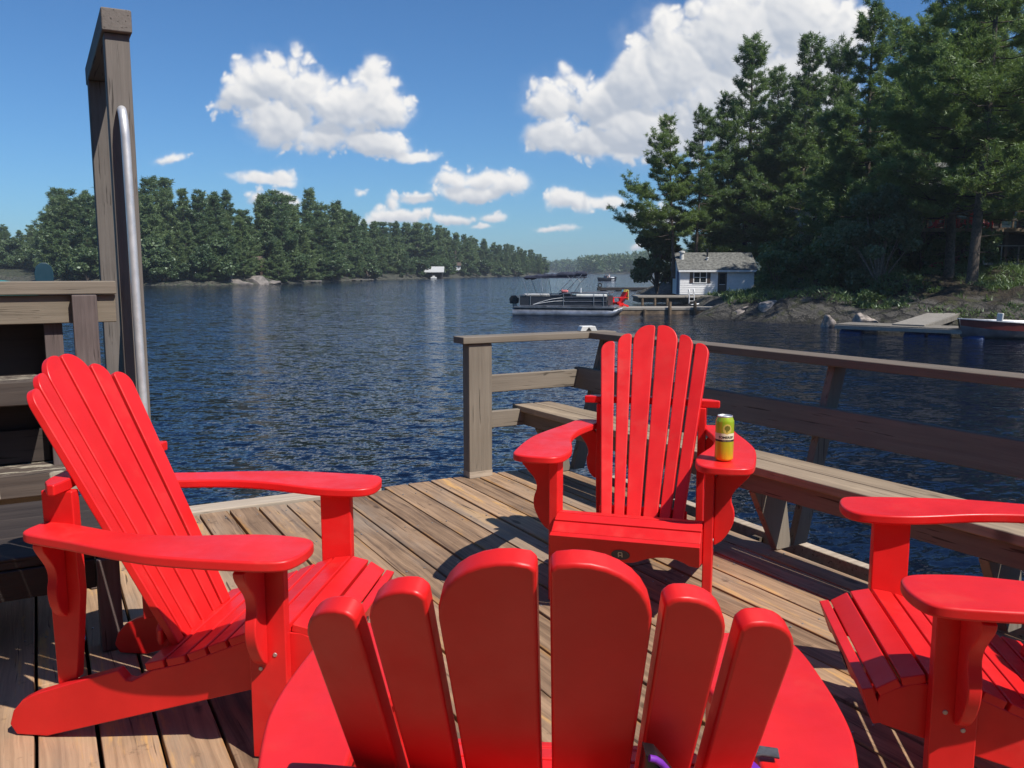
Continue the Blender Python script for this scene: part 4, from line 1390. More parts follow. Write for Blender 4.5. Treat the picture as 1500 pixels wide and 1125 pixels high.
# ------------------------------------------------------------------ right shore: boathouse, docks, cottage
hx0 = east_at(996, 432, 69); hx1 = east_at(1103, 432, 69)
hz = height_at(432, 69)
cxh = (hx0 + hx1) / 2
hs = gable_house('boathouse', 'white sided boathouse with grey roof and brown shuttered window under the pines', (cxh, 69, hz), R(-3), hx1 - hx0, 4.4, 2.05, 1.25, (M['white'], M['shingle'], M['white']),
                 [('window', -1.35, 1.0, 0.95, 0.80), ('shutter', -2.02, 0.95, 0.30, 0.90), ('shutter', -0.68, 0.95, 0.30, 0.90), ('door', 0.42, 0.08, 0.72, 1.72)], 0.22, 'boathouse',
                 [(-2.65, 1.3, 0.17, 0.75, M['offwhite']), (-0.55, 1.6, 0.07, 0.75, M['black']), (-0.62, 1.1, 0.09, 0.35, M['offwhite'])])
sd_ = MB()
for k in range(14):
    sd_.prism([(0, 0), (-0.022, 0.0), (-0.004, 0.135), (0, 0.135)], -2.9, 2.9, 'yz') if False else None
    z0 = 0.05 + k * 0.142
    if z0 + 0.14 > 2.02: break
    for (a0, a1) in ((-2.94, -2.2), (-0.50, 0.0), (0.85, 2.94)) if 0.9 < z0 < 1.85 else (((-2.94, -0.01), (0.85, 2.94)) if z0 < 1.85 else ((-2.94, 2.94),)):
        sd_.add([(a0, -0.002, z0 + 0.138), (a1, -0.002, z0 + 0.138), (a1, -0.024, z0), (a0, -0.024, z0), (a0, -0.002, z0), (a1, -0.002, z0)], [(0, 1, 2, 3), (3, 2, 5, 4)])
sd_.build('clapboard', M['white'], hs, smooth=False)
MB().box(-2.97 - 0.03, -2.97, 0.6, 1.5, 0.05, 1.9).build('blue_door', M['bluepaint'], hs)
MB().box(-3.1, 3.1, -0.30, -0.22, 1.83, 1.98).build('fascia', M['white'], hs)

qd = Vector((east_at(934, 434, 66), 66, hz))
xl = east_at(934, 434, 65.5); xr = east_at(1120, 434, 67.5)
cb = thing('stone_dock', 'long grey crib dock running along the front of the white boathouse', 'dock', (xl, 65.3, WATER_Z))
MB().box(0, xr - xl, 0, 3.6, 0.52, hz - WATER_Z - 0.01).build('planking', M['dockgrey'], cb, 0.02)
MB().box(4.2, xr - xl - 0.1, 0.15, 3.4, -0.6, 0.516).build('crib', M['dockdark'], cb)
MB().box(0.1, 4.0, 0.2, 3.4, 0.18, 0.516).build('fascia', M['dockbrown'], cb)
for k in range(3):
    MB().tube([(0.35 + 0.95 * k, 0.1, -0.8), (0.35 + 0.95 * k, 0.1, 0.51)], 0.11, 8).build('pile', M['dockbrown'], cb)
ld = thing('swim_ladder', 'white tubular swim ladder at the dock in front of the boathouse', 'ladder', (east_at(1010, 434, 65), 65.1, WATER_Z))
for s_ in (0, 0.38):
    MB().tube([(s_, 0, -0.3), (s_, 0, 0.9), (s_, 0.05, 1.12), (s_, 0.2, 1.2), (s_, 0.35, 1.12), (s_, 0.4, 0.75)], 0.035, 8).build('stile', M['white'], ld, angle=70)
for z_ in (0.0, 0.3, 0.6):
    MB().tube([(0, 0, z_), (0.38, 0, z_)], 0.025, 6).build('rung', M['white'], ld)
b_ = MB()
b_.ball((0, 0, 0), (1.25, 0.36, 0.07), 20, 8)
ob = b_.build('paddle_board', M['white'], None, loc=(east_at(1037, 441, 60), 60, WATER_Z + 0.32), angle=70)
ob.rotation_euler = (0, R(-4), R(6)); tag(ob, 'white paddle board lying at the rock foot below the boathouse dock', 'paddle board')

# pontoon boat's mooring dock with the red chair
x0 = east_at(899, 455, 51.5); x1 = east_at(1040, 455, 51.5)
md = thing('dock', 'low brown dock linking the pontoon boat to the rock', 'dock', (x0, 51.2, WATER_Z))
MB().box(0, x1 - x0 + 0.6, 0, 2.0, 0.26, 0.40).build('planking', M['dockgrey'], md, 0.01)
MB().box(0.02, 5.5, 0.03, 0.15, -0.15, 0.258).build('fascia', M['dockbrown'], md, 0.01)
for k in range(4):
    MB().tube([(0.3 + k * 1.5, -0.09, -0.9), (0.3 + k * 1.5, -0.09, 0.30 if k < 2 else 0.75)], 0.10, 8).build('pile', M['dockbrown'], md)


def small_chair(name, label, loc, rot, s=1.0, group=None):
    r = thing(name, label, 'chair', loc, rot, group)
    MB().prism([(.05, .33), (.12, .28), (-.42, .16), (-.46, .20)], -.26, .26, 'xz').build('seat', M['red'], r)
    bk = MB()
    for k in range(6):
        y_ = -0.24 + 0.08 * k; h_ = (0.88, 0.95, 1.0, 1.0, 0.95, 0.88)[k]
        bk.prism([(-.36, .2), (-.33, .2), (-.33 - .42 * h_, .2 + .78 * h_), (-.36 - .42 * h_, .2 + .78 * h_)], y_, y_ + 0.068, 'xz')
    bk.build('backrest', M['red'], r)
    for s_ in (-1, 1):
        MB().box(-.66, .07, min(s_ * .24, s_ * .42), max(s_ * .24, s_ * .42), .55, .58).build('arm', M['red'], r)
        MB().box(-.1, 0, min(s_ * .27, s_ * .30), max(s_ * .27, s_ * .30), 0, .548).build('leg', M['red'], r)
        MB().prism([(-.8, 0), (-.7, 0), (.1, .24), (.1, .32), (-.78, .1)], min(s_ * .235, s_ * .268), max(s_ * .235, s_ * .268), 'xz').build('side_rail', M['red'], r)
    r.scale = (s, s, s)
    return r


ch_loc = (east_at(902, 452, 52.0), 52.0, WATER_Z + 0.402)
small_chair('adirondack_chair', 'small red chair far off on the dock beside the pontoon boat', ch_loc, R(213), 1.0)
tw = MB()
for k, (dx, mt) in enumerate(((0, 'towel_y'), (0.001, 'towel_b'))):
    pass
ob = MB().prism([(.80, .42), (.84, .42), (.83, 1.02), (.70, 1.06), (.62, .90), (.66, .89), (.72, 1.0), (.78, .98)], -.2, .08, 'xz').build('towel', M['towel_y'], None, 0.01, loc=ch_loc); ob.rotation_euler = (0, 0, R(33))
tag(ob, 'yellow towel hung over the back of the far red chair', 'towel')
ob = MB().prism([(.80, .32), (.85, .32), (.84, 1.0), (.70, 1.04), (.62, .90), (.66, .89), (.72, .98), (.78, .96)], .085, .26, 'xz').build('towel', M['towel_b'], None, 0.01, loc=ch_loc); ob.rotation_euler = (0, 0, R(33))
tag(ob, 'blue towel hung beside the yellow one on the far red chair', 'towel')

# barrel dock with ramp
pa = level(1222, 487.5); pb = level(1408, 496)
ang = math.atan2(pb.y - pa.y, pb.x - pa.x)
LD = (pb - pa).length
bd = thing('barrel_dock', 'grey plank dock floating on blue barrels below the cottage', 'dock', (pa.x, pa.y, WATER_Z), ang)
m = MB()
for k in range(int(LD / 0.15)):
    m.box(k * 0.15, k * 0.15 + 0.138, 0.03, 1.9, 0.33, 0.37)
m.build('planking', M['dockgrey'], bd)
MB().box(0, LD, 0, 0.05, 0.17, 0.328).box(0, LD, 1.86, 1.9, 0.17, 0.328).build('frame', M['dockgrey'], bd, 0.006)
for (a0, a1) in ((0.15, 1.05), (2.7, 3.5), (3.6, 4.4), (4.85, 5.6)):
    m = MB()
    m.tube([(a0, 0.36, -0.10), (a0 + 0.05, 0.36, -0.10), (a1 - 0.05, 0.36, -0.10), (a1, 0.36, -0.10)], [0.22, 0.27, 0.27, 0.22], 16)
    for q in (0.3, 0.7): m.tube([(a0 + (a1 - a0) * q - .02, 0.36, -0.10), (a0 + (a1 - a0) * q + .02, 0.36, -0.10)], 0.285, 16)
    m.build('barrel', M['barrel'], bd, angle=50)
ra = level(1330, 477, WATER_Z + 0.38); rb = Vector((east_at(1392, 457, 39.5), 39.5, height_at(457, 39.5)))
rm = thing('ramp', 'sunlit grey plank ramp from the barrel dock up to the bank', 'ramp', ra)
dv = rb - ra; nrm = Vector((-dv.y, dv.x, 0)).normalized() * 0.62
m = MB()
for k in range(24):
    s0 = k / 24; s1 = (k + 0.9) / 24
    p0 = dv * s0; p1 = dv * s1; tt = Vector((0, 0, 0.05))
    vs = [p0 - nrm, p0 + nrm, p1 + nrm, p1 - nrm, p0 - nrm + tt, p0 + nrm + tt, p1 + nrm + tt, p1 - nrm + tt]
    m.add(vs, [(0, 3, 2, 1), (4, 5, 6, 7), (0, 1, 5, 4), (1, 2, 6, 5), (2, 3, 7, 6), (3, 0, 4, 7)])
m.build('planking', M['dockgrey'], rm, smooth=False)
for s_ in (-1, 1):
    m = MB(); o_ = nrm * (0.97 * s_)
    vs = []
    for e in (0, 1):
        for w_ in (-0.03, 0.03):
            for zz in (-0.20, -0.004):
                vs.append(dv * e + o_ + nrm.normalized() * w_ + Vector((0, 0, zz)))
    m.add(vs, [(0, 1, 3, 2), (4, 6, 7, 5), (0, 4, 5, 1), (2, 3, 7, 6), (0, 2, 6, 4), (1, 5, 7, 3)])
    m.build('stringer', M['dockgrey'], rm, smooth=False)
rock('boulder', 'pale lichened boulder behind the barrel dock', (east_at(1272, 466, 38.2), 38.6, height_at(474, 38.2)), (0.62, 0.55, 0.48), 120, M['stone2'], cat='boulder')
rock('boulder', 'small mossy upright rock at the left end of the barrel dock', (east_at(1216, 466, 39.5), 39.6, height_at(476, 39.5)), (0.35, 0.35, 0.55), 121, M['stone2'], cat='boulder')
for i, (p_, row, dd, sz) in enumerate(((1352, 440, 43.5, (0.7, 0.5, 0.4)), (1335, 448, 43, (0.5, 0.5, 0.3)), (1100, 452, 46.2, (1.6, 1.2, 0.55)), (1150, 446, 45.2, (1.9, 1.4, 0.7)), (1190, 452, 43.8, (1.3, 1.1, 0.6)), (1060, 462, 46.6, (1.2, 0.9, 0.35)))):
    lab = ['flat grey stone on the bank above the barrel dock, the larger of two', 'flat grey stone on the bank above the barrel dock, the smaller of two', 'rounded granite ledge in the middle of the shore point', 'largest granite ledge of the shore point, streaked with moss', 'granite ledge of the shore point nearest the barrel dock', 'low granite toe of the shore point where it meets the dock'][i]
    rock('bank_rock', lab, (east_at(p_, row, dd), dd, height_at(row, dd) - sz[2] * 0.55), sz, 130 + i, M['stone2'])

# red aluminium boat tied at the right
pc = level(1416, 497)
rbt = thing('rowboat', 'aluminium boat with faded red side moored beside the barrel dock', 'boat', (pc.x + 2.35, pc.y + 0.25, WATER_Z), R(176))
hb = build_hull(hull_mesh(4.9, 1.75, 0.62, -0.22)).build('hull', M['chrome'], rbt, angle=50)
m = MB()
st = hull_mesh(4.9, 1.75, 0.62, -0.22)
for s_ in (-1, 1):
    vs = []; fs = []
    for i, sec in enumerate(st):
        p2, p3 = Vector(sec[2]), Vector(sec[3])
        lo = p2.lerp(p3, 0.05); hi = p2.lerp(p3, 0.92)
        for p in (lo, hi): vs.append((p.x, s_ * (p.y + 0.012), p.z))
    for i in range(len(st) - 1):
        fs.append((2 * i, 2 * i + 2, 2 * i + 3, 2 * i + 1))
    m.add(vs, fs)
m.build('stripe', M['boatred'], rbt)
m = MB()
for s_ in (-1, 1):
    m.tube([(sec[3][0], s_ * sec[3][1], sec[3][2]) for sec in st], 0.03, 6)
m.build('gunwale', M['chrome'], rbt)
for x_ in (-1.2, 0.3): MB().box(x_, x_ + 0.3, -0.72, 0.72, 0.32, 0.37).build('thwart', M['dockgrey'], rbt)
m = MB().box(0.95, 1.3, -0.2, 0.2, 0.42, 0.52).prism([(0.95, 0.5), (1.02, 0.5), (0.98, 0.98), (0.90, 0.98)], -0.2, 0.2, 'xz').box(1.08, 1.16, -0.05, 0.05, -0.05, 0.42)
m.build('seat', M['offwhite'], rbt, 0.03, 3)
outboard(rbt, -2.55, 0.3, 0.9)
ob = MB().box(-0.3, 0.3, -0.2, 0.2, 0, 0.26).box(-0.32, 0.32, -0.22, 0.22, 0.262, 0.36).build('cooler', M['pinkcloth'], None, 0.02, loc=(pc.x + 2.95, pc.y + 0.25, WATER_Z + 0.40)); tag(ob, 'red and white cooler box standing inside the moored red boat', 'cooler')

# cottage with a high deck among the pines
cz = 50.0
fx = east_at(1350, 335, cz); fz = height_at(334, cz)
zg = zbank(fx + 3, cz)
ct = thing('cottage', 'dark cottage behind the big pines with tall windows and a pale gable', 'house', (fx + 1.0, cz + 3.2, zg - 0.4))
zt = fz - (zg - 0.4)
MB().box(0, 13, 0, 7, 0, zt + 2.5).build('wall', M['dark_wall'], ct)
rf = MB().prism([(-1.0, zt + 2.35), (3.5, zt + 4.3), (8, zt + 2.35), (8, zt + 2.5), (3.5, zt + 4.5), (-1.0, zt + 2.5)], -0.8, 13.8, 'yz'); rf.build('roof', M['shingle'], ct)
for k in range(4):
    x_ = 0.8 + k * 1.5
    fo = MB()
    for (a0, a1, c0, c1) in ((x_, x_ + 1.1, zt + 0.1, zt + 0.18), (x_, x_ + 1.1, zt + 2.0, zt + 2.08), (x_, x_ + .08, zt + .18, zt + 2.0), (x_ + 1.02, x_ + 1.1, zt + .18, zt + 2.0)): fo.box(a0, a1, -0.07, -0.003, c0, c1)
    w_ = fo.build('window', M['brown_wall'], ct)
    MB().box(x_ + .08, x_ + 1.02, -0.03, -0.002, zt + .18, zt + 2.0).build('pane', M['glass'], w_)
MB().box(4.6, 7.2, -0.12, -0.004, zt + 1.9, zt + 2.45).build('sign_board', M['white'], ct)
dkk = thing('raised_deck', 'tall timber deck on posts in front of the dark cottage', 'deck', (fx, cz, zg - 0.6))
zd = fz - (zg - 0.6)
MB().box(0, 12, 0, 3.3, zd - 0.22, zd).build('planking', M['dockbrown'], dkk, 0.01)
for k in range(5):
    MB().box(0.1 + k * 2.4, 0.28 + k * 2.4, 0.05, 0.22, -1.0, zd - 0.223).build('post', M['brown_wall'], dkk)
for k in range(9):
    MB().box(0.05 + k * 1.3, 0.14 + k * 1.3, 0.03, 0.12, zd + 0.002, zd + 0.92).build('baluster_post', M['dockbrown'], dkk)
MB().box(0, 12, 0.0, 0.14, zd + 0.922, zd + 0.98).build('handrail', M['dockbrown'], dkk)
MB().box(0, 12, 0.05, 0.09, zd + 0.5, zd + 0.53).build('wire', M['dockgrey'], dkk)
lab = ['leftmost red chair on the high cottage deck', 'low red chair on the cottage deck, second from its left end', 'red chair on the cottage deck just left of the big pine trunk', 'red chair on the cottage deck just right of the big pine trunk', 'rightmost red chair on the high cottage deck']
for k, (p_, rr) in enumerate(((1378, -80), (1394, -100), (1410, -60), (1428, -110), (1447, -90))):
    small_chair('adirondack_chair', lab[k], (east_at(p_, 330, cz + 0.9), cz + 0.9, fz + 0.002), R(rr), 1.0)
ud = thing('balcony', 'lower timber landing with white rails under the high cottage deck at the right edge', 'landing', (east_at(1440, 385, 47.5), 47.5, zbank(east_at(1440, 385, 47.5), 47.5) - 0.5))
zu = height_at(385, 47.5) - (zbank(east_at(1440, 385, 47.5), 47.5) - 0.5)
MB().box(0, 7, 0, 2, zu - 0.12, zu).build('planking', M['dockgrey'], ud)
for k in range(6): MB().box(k * 0.95, k * 0.95 + 0.07, 0.02, 0.09, zu + .002, zu + 0.9).build('rail_post', M['dockgrey'], ud)
MB().box(0, 7, 0, 0.1, zu + 0.902, zu + 0.96).build('handrail', M['dockgrey'], ud)
for k in range(3): MB().box(0.2 + k * 2.5, 0.35 + k * 2.5, 0.1, 0.25, -0.8, zu - 0.122).build('post', M['brown_wall'], ud)
m = MB(); m.ball((0, 0, 0), (1.9, 0.35, 0.22), 20, 10)
ob = m.build('canoe', M['boatred'], None, loc=(east_at(1405, 378, 48.8), 48.8, height_at(380, 48.8)), angle=70); ob.rotation_euler = (0, R(-12), R(8)); tag(ob, 'overturned dark red canoe stored under the cottage deck', 'canoe')
L = at_row(1206, 356, 73)
gable_house('house', 'white sided house glimpsed through the trees right of the pale trunked pine', (L[0], 73, L[2]), R(15), 5.0, 6, 2.9, 1.8, (M['white'], M['shingle'], M['white']), [('window', -1.2, 1.0, 1.0, 1.1), ('window', 1.2, 1.0, 1.0, 1.1)], 0.4)


# ------------------------------------------------------------------ the deck we stand on
# deck frame: x runs along the planks (towards the camera's right), y across them (towards the bench)
DA = R(-61.0)
UX = Vector((math.cos(DA), math.sin(DA), 0)); VX = Vector((-math.sin(DA), math.cos(DA), 0))


def D(a, b, z=0.0):
    return Vector((UX.x * a + VX.x * b, UX.y * a + VX.y * b, z))


rs = random.Random(17)
deck = thing('deck', 'weathered brown plank deck with dark gaps between the boards', 'deck', (0, 0, 0), DA)
m = MB()
P0 = -0.08; SP = 0.1518
k0 = -16
for k in range(k0, 20):
    b0 = P0 + k * SP
    g = 0.0045 + rs.uniform(-0.0012, 0.002)
    b1 = b0 + SP
    far_end = -4.645 + rs.uniform(-0.02, 0.012) if b0 < 1.72 else -4.735 + rs.uniform(-0.008, 0.02)
    if k == 19: far_end = -4.74
    cuts = [far_end]
    if rs.random() < 0.6: cuts.append(rs.choice([-2.9, -1.75, -0.6]) + rs.uniform(-0.02, 0.02))
    cuts.append(0.95)
    for c0, c1 in zip(cuts[:-1], cuts[1:]):
        dz = rs.uniform(-0.002, 0.002); tl = rs.uniform(-0.0015, 0.0015)
        y0, y1 = b0 + g, b1 - g
        x0, x1 = c0 + 0.002, c1 - 0.002
        zt0, zt1 = dz - tl, dz + tl
        m.add([(x0, y0, -0.038), (x1, y0, -0.038), (x0, y1, -0.038), (x1, y1, -0.038), (x0, y0, zt0), (x1, y0, zt0), (x0, y1, zt1), (x1, y1, zt1)],
              [(0, 2, 3, 1), (4, 5, 7, 6), (0, 1, 5, 4), (2, 6, 7, 3), (0, 4, 6, 2), (1, 3, 7, 5)])
m.build('planking', M['deck'], deck, 0.004, 2)
MB().box(-4.83, -4.685, -2.6, 1.715, -0.036, 0.006).build('edge_board', M['edge'], deck, 0.006)
m = MB()
for a_ in np.arange(-4.5, 2.6, 0.6): m.box(a_ - 0.02, a_ + 0.02, -2.4, 2.90, -0.24, -0.041)
m.build('joist', M['under'], deck)
MB().box(-4.80, -4.76, -2.6, 2.94, -0.28, -0.0415).build('fascia', M['under'], deck)
MB().box(-4.75, 2.6, 2.905, 2.945, -0.28, -0.0415).build('fascia', M['rail_x'], deck)
m = MB()
for a_ in (-4.6, -3.0, -1.2, 0.6):
    for b_ in (-2.2, -0.6, 1.0, 2.7): m.lathe([(0.09, -3.0), (0.09, -0.245)], 10, (a_, b_))
m.build('pile', M['under'], deck)
m = MB()
for k in range(k0, 20):
    for a_ in np.arange(-4.5, 1.0, 0.6):
        for q in (0.03, 0.115):
            m.lathe([(0.0042, 0.0), (0.004, 0.0030), (0.001, 0.0036)], 6, (a_ + rs.uniform(-.012, .012), P0 + k * SP + q + rs.uniform(-.006, .006)))
tag(m.build('screws', M['galv'], deck), kind='stuff')
# fender log floating outside the bench side
lg = MB().box(-4.4, 2.4, 3.15, 3.21, -0.16, -0.03).build('rub_rail', M['edge'], None, 0.006)
lg.rotation_euler = (0, 0, DA); tag(lg, 'narrow pale rub rail running outside the deck edge under the bench', 'rub rail')
m = MB()
for a_ in np.arange(-4.2, 2.4, 1.1): m.box(a_, a_ + 0.05, -0.205, -0.001, -0.15, -0.06)
br = m.build('bracket', M['under'], lg, loc=(0, 3.15, 0))

# short railing at the far edge
rl = thing('railing', 'short grey brown railing with square end post at the far deck edge', 'railing', D(-4.70, 2.35), DA)
MB().box(-0.045, 0.045, -0.07, 0.02 + 0.07, -0.3, 0.838).build('post', M['rail_z'], rl, 0.006)
MB().box(-0.0455, 0.0455, -0.0705, 0.0905, 0.0015, 0.042).build('bare_foot', M['edge'], rl, 0.003)
MB().box(-0.085, 0.062, -0.115, 1.02, 0.84, 0.882).build('top_rail', M['rail_y'], rl, 0.006)
MB().box(-0.028, 0.014, 0.092, 0.79, 0.525, 0.635).build('mid_rail', M['rail_y'], rl, 0.006)
MB().box(-0.028, 0.014, 0.092, 0.36, 0.30, 0.405).build('lower_rail', M['rail_y'], rl, 0.006)
m = MB()
for z_ in (0.335, 0.375, 0.56, 0.60):
    m.lathe([(0.006, 0), (0.005, 0.004)], 8)
pl = thing('rail_light', 'small white plastic fitting with a dark triangle on the rail corner', 'rail fitting', D(-4.74, 3.20, 0.8825), DA - R(15))
MB().prism([(-.06, 0), (.06, 0), (.045, .034), (-.045, .034)], -.04, .04, 'yz').build('body', M['offwhite'], pl, 0.004)
MB().prism([(-.018, .006), (.018, .006), (0, .028)], .0405, .0425, 'yz').build('mark', M['black'], pl)

# long bench whose back leans out over the water
BR = R(1.9)
bn = thing('bench', 'long built in plank bench whose back rails lean out over the water', 'bench', D(-4.70, 2.95), DA + BR)
LB = 6.6


def lean(z):       # inner face of the leaning back at height z
    return 0.02 + 0.265 * z


MB().box(-0.06, LB, lean(.84) - 0.045, lean(.84) + 0.105, 0.84, 0.881).build('top_rail', M['rail_x'], bn, 0.006)
def leaning_board(z0, z1, t, x0, x1):
    return [(lean(z0) - t - 0.002, z0), (lean(z0) - 0.002, z0), (lean(z1) - 0.002, z1), (lean(z1) - t - 0.002, z1)]
MB().prism(leaning_board(0.515, 0.65, 0.04, 0, 0), -0.03, LB, 'yz').build('back_rail', M['rail_x'], bn, 0.006)
MB().prism(leaning_board(0.71, 0.836, 0.04, 0, 0), -0.03, LB, 'yz').build('back_rail', M['rail_x'], bn, 0.006) if False else None
MB().box(-0.10, LB, -0.29, -0.155, 0.385, 0.425).build('seat_plank', M['bench_x'], bn, 0.006)
MB().box(-0.085, LB, -0.145, -0.010, 0.385, 0.4245).build('seat_plank', M['bench_x'], bn, 0.006)
MB().box(-0.06, LB, -0.265, -0.225, 0.30, 0.3835).build('seat_bearer', M['rail_x'], bn, 0.004)
for a_ in (0.12, 1.0, 1.92, 2.98, 4.0, 5.1):
    MB().prism([(0.012, 0.002), (0.105, 0.002), (lean(.838) + 0.092, 0.838), (lean(.838) + 0.002, 0.838)], a_, a_ + 0.04, 'yz').build('back_support', M['rail_z'], bn, 0.004)
    MB().prism([(-0.10, 0.002), (-0.005, 0.002), (-0.06, 0.298), (-0.262, 0.298)], a_ + 0.005, a_ + 0.043, 'yz').build('leg', M['rail_z'], bn, 0.004)
# timber frame with the grab pole, at the far left deck edge
tf = thing('timber_frame', 'tall weathered timber frame of two posts and a cap beam with grab pole', 'timber frame', D(-4.76, 0.42), DA)
MB().box(-0.056, 0.056, -0.056, 0.056, -0.4, 2.42).build('post', M['frame_z'], tf, 0.006)
MB().box(-1.25, -1.138, -0.066, 0.055, -2.2, 2.42).build('post', M['frame_z'], tf, 0.006)
MB().box(-1.34, 0.085, -0.068, 0.068, 2.422, 2.53).build('cap_beam', M['frame_x'], tf, 0.008)
MB().prism([(-1.137, 0.15), (-0.92, 0.15), (-0.0565, 0.86), (-0.0565, 1.10)], -0.045, -0.005, 'xz').build('brace', M['rail_x'], tf, 0.004)
MB().box(-1.137, -0.0565, -0.05, -0.002, -0.02, 0.12).build('tie_beam', M['rail_x'], tf, 0.004)
gp = MB()
pts = [(0.057, 0.0, 2.06), (0.085, 0.0, 2.058), (0.112, 0.0, 2.04), (0.130, 0.002, 2.0), (0.140, 0.004, 1.93), (0.145, 0.006, 1.6), (0.155, 0.010, 1.0), (0.165, 0.014, 0.35), (0.165, 0.014, 0.02)]
gp.tube(pts, 0.021, 14)
pole = gp.build('grab_pole', M['alu'], tf, angle=70)
MB().lathe([(0.05, 0.003), (0.05, 0.011), (0.03, 0.013)], 14, (0.165, 0.014)).build('flange', M['alu'], pole)

# tall railing and old peeling planks left of the frame, wood tones darkened to give deep shade
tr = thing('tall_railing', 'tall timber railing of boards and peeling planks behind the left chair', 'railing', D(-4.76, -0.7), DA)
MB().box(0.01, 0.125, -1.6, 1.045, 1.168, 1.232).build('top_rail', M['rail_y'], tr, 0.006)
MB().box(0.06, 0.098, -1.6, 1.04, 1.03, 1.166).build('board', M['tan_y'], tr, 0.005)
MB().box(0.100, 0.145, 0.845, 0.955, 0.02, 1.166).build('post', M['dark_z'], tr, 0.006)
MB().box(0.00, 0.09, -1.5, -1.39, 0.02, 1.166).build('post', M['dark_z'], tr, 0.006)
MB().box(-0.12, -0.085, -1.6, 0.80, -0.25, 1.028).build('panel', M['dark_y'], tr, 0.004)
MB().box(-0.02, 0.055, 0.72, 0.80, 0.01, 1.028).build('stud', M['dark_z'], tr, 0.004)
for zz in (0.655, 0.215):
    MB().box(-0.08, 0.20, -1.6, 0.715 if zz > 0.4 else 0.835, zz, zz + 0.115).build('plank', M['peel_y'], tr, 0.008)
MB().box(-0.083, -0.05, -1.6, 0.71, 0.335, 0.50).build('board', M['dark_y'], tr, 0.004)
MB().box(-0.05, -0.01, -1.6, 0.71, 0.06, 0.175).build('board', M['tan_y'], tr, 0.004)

# low dark table behind the left chair
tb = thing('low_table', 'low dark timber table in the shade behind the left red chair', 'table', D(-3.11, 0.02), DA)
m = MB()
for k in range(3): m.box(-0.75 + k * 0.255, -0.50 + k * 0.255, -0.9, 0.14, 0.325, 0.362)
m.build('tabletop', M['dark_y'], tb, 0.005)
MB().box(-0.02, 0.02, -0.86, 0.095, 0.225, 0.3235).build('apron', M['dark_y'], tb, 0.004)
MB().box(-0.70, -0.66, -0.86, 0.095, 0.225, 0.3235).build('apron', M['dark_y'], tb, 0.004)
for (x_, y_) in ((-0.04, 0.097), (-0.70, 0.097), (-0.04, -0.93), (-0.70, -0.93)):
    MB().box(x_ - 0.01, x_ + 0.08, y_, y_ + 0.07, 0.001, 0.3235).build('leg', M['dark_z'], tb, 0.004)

# kayak and paddle kept beyond the tall railing
ky = thing('kayak', 'teal kayak stored behind the tall railing, only its deck line showing', 'kayak', D(-5.35, -0.75, 0.98), DA + R(4))
m = MB(); vs = []; fs = []
n = 24
for i in range(n + 1):
    s = i / n; w_ = 0.34 * max(0.02, math.sin(math.pi * s)) ** 0.7; h_ = 0.20 * max(0.05, math.sin(math.pi * s)) ** 0.5; rise = 0.10 * (2 * s - 1) ** 2
    for k in range(14):
        a = 2 * math.pi * k / 14
        vs.append((w_ * math.cos(a), -1.5 + 2.3 * s, 0.08 + rise + h_ * math.sin(a)))
for i in range(n):
    for k in range(14):
        a = i * 14 + k; b = i * 14 + (k + 1) % 14
        fs.append((a, b, b + 14, a + 14))
fs.append(tuple(range(14))[::-1]); fs.append(tuple(range(n * 14, (n + 1) * 14)))
m.add(vs, fs); m.build('hull', M['teal'], ky, angle=70)
m = MB(); pts = [(0.2 * math.cos(a * .524), -0.45 + 0.4 * math.sin(a * .524), 0.275) for a in range(13)]; m.tube(pts, 0.02, 6, False); m.build('coaming', M['black'], ky)
for y_ in (-1.2, 0.5):
    MB().box(-0.35, 0.45, y_, y_ + 0.08, -0.22, -0.135).build('rack_bar', M['under'], ky)
MB().box(0.36, 0.45, -1.35, 0.65, -3.2, -0.222).build('rack_post', M['under'], ky)
pd = thing('paddle', 'dark blue paddle blade standing up behind the tall railing', 'paddle', D(-5.0, 0.04, 0), DA)
MB().tube([(0, 0, -0.3), (0, 0, 1.12)], 0.014, 8).build('shaft', M['black'], pd)
MB().prism([(-0.012, 1.08), (0.012, 1.08), (0.040, 1.20), (0.043, 1.27), (0.034, 1.305), (0.012, 1.322), (-0.012, 1.322), (-0.034, 1.305), (-0.043, 1.27), (-0.040, 1.20)], -0.006, 0.006, 'yz').build('blade', M['blueblade'], pd, 0.003)

# ------------------------------------------------------------------ the red chairs
ARM_IN = [(0.082, .33), (0.078, .29), (0.062, .262), (0.03, .245), (-0.03, .236), (-0.09, .238), (-0.17, .255), (-0.26, .280), (-0.36, .290), (-0.46, .282), (-0.56, .252), (-0.63, .232), (-0.685, .226), (-0.70, .240)]
ARM_OUT = [(-0.705, .30), (-0.695, .333), (-0.64, .352), (-0.54, .376), (-0.44, .408), (-0.36, .430), (-0.29, .446), (-0.20, .453), (-0.10, .453), (0.0, .449), (0.044, .440), (0.066, .420), (0.080, .372)]


def smooth_poly(p, it=2):
    for _ in range(it):
        q = []
        for i in range(len(p)):
            a = p[i]; b = p[(i + 1) % len(p)]
            q.append((a[0] * .75 + b[0] * .25, a[1] * .75 + b[1] * .25)); q.append((a[0] * .25 + b[0] * .75, a[1] * .25 + b[1] * .75))
        p = q
    return p


def back_point(t, y, fwd=0.0):
    """point on the reclined back: t along it (0 seat, 1 crown), y across; outer slats wrap forward"""
    bx, bz = -0.379, 0.235
    dx, dz = -0.400, 0.800
    n = Vector((0.894, 0, 0.447))
    bow = 0.50 * y * y
    p = Vector((bx + dx * t, y, bz + dz * t)) + n * (bow + fwd)
    return p


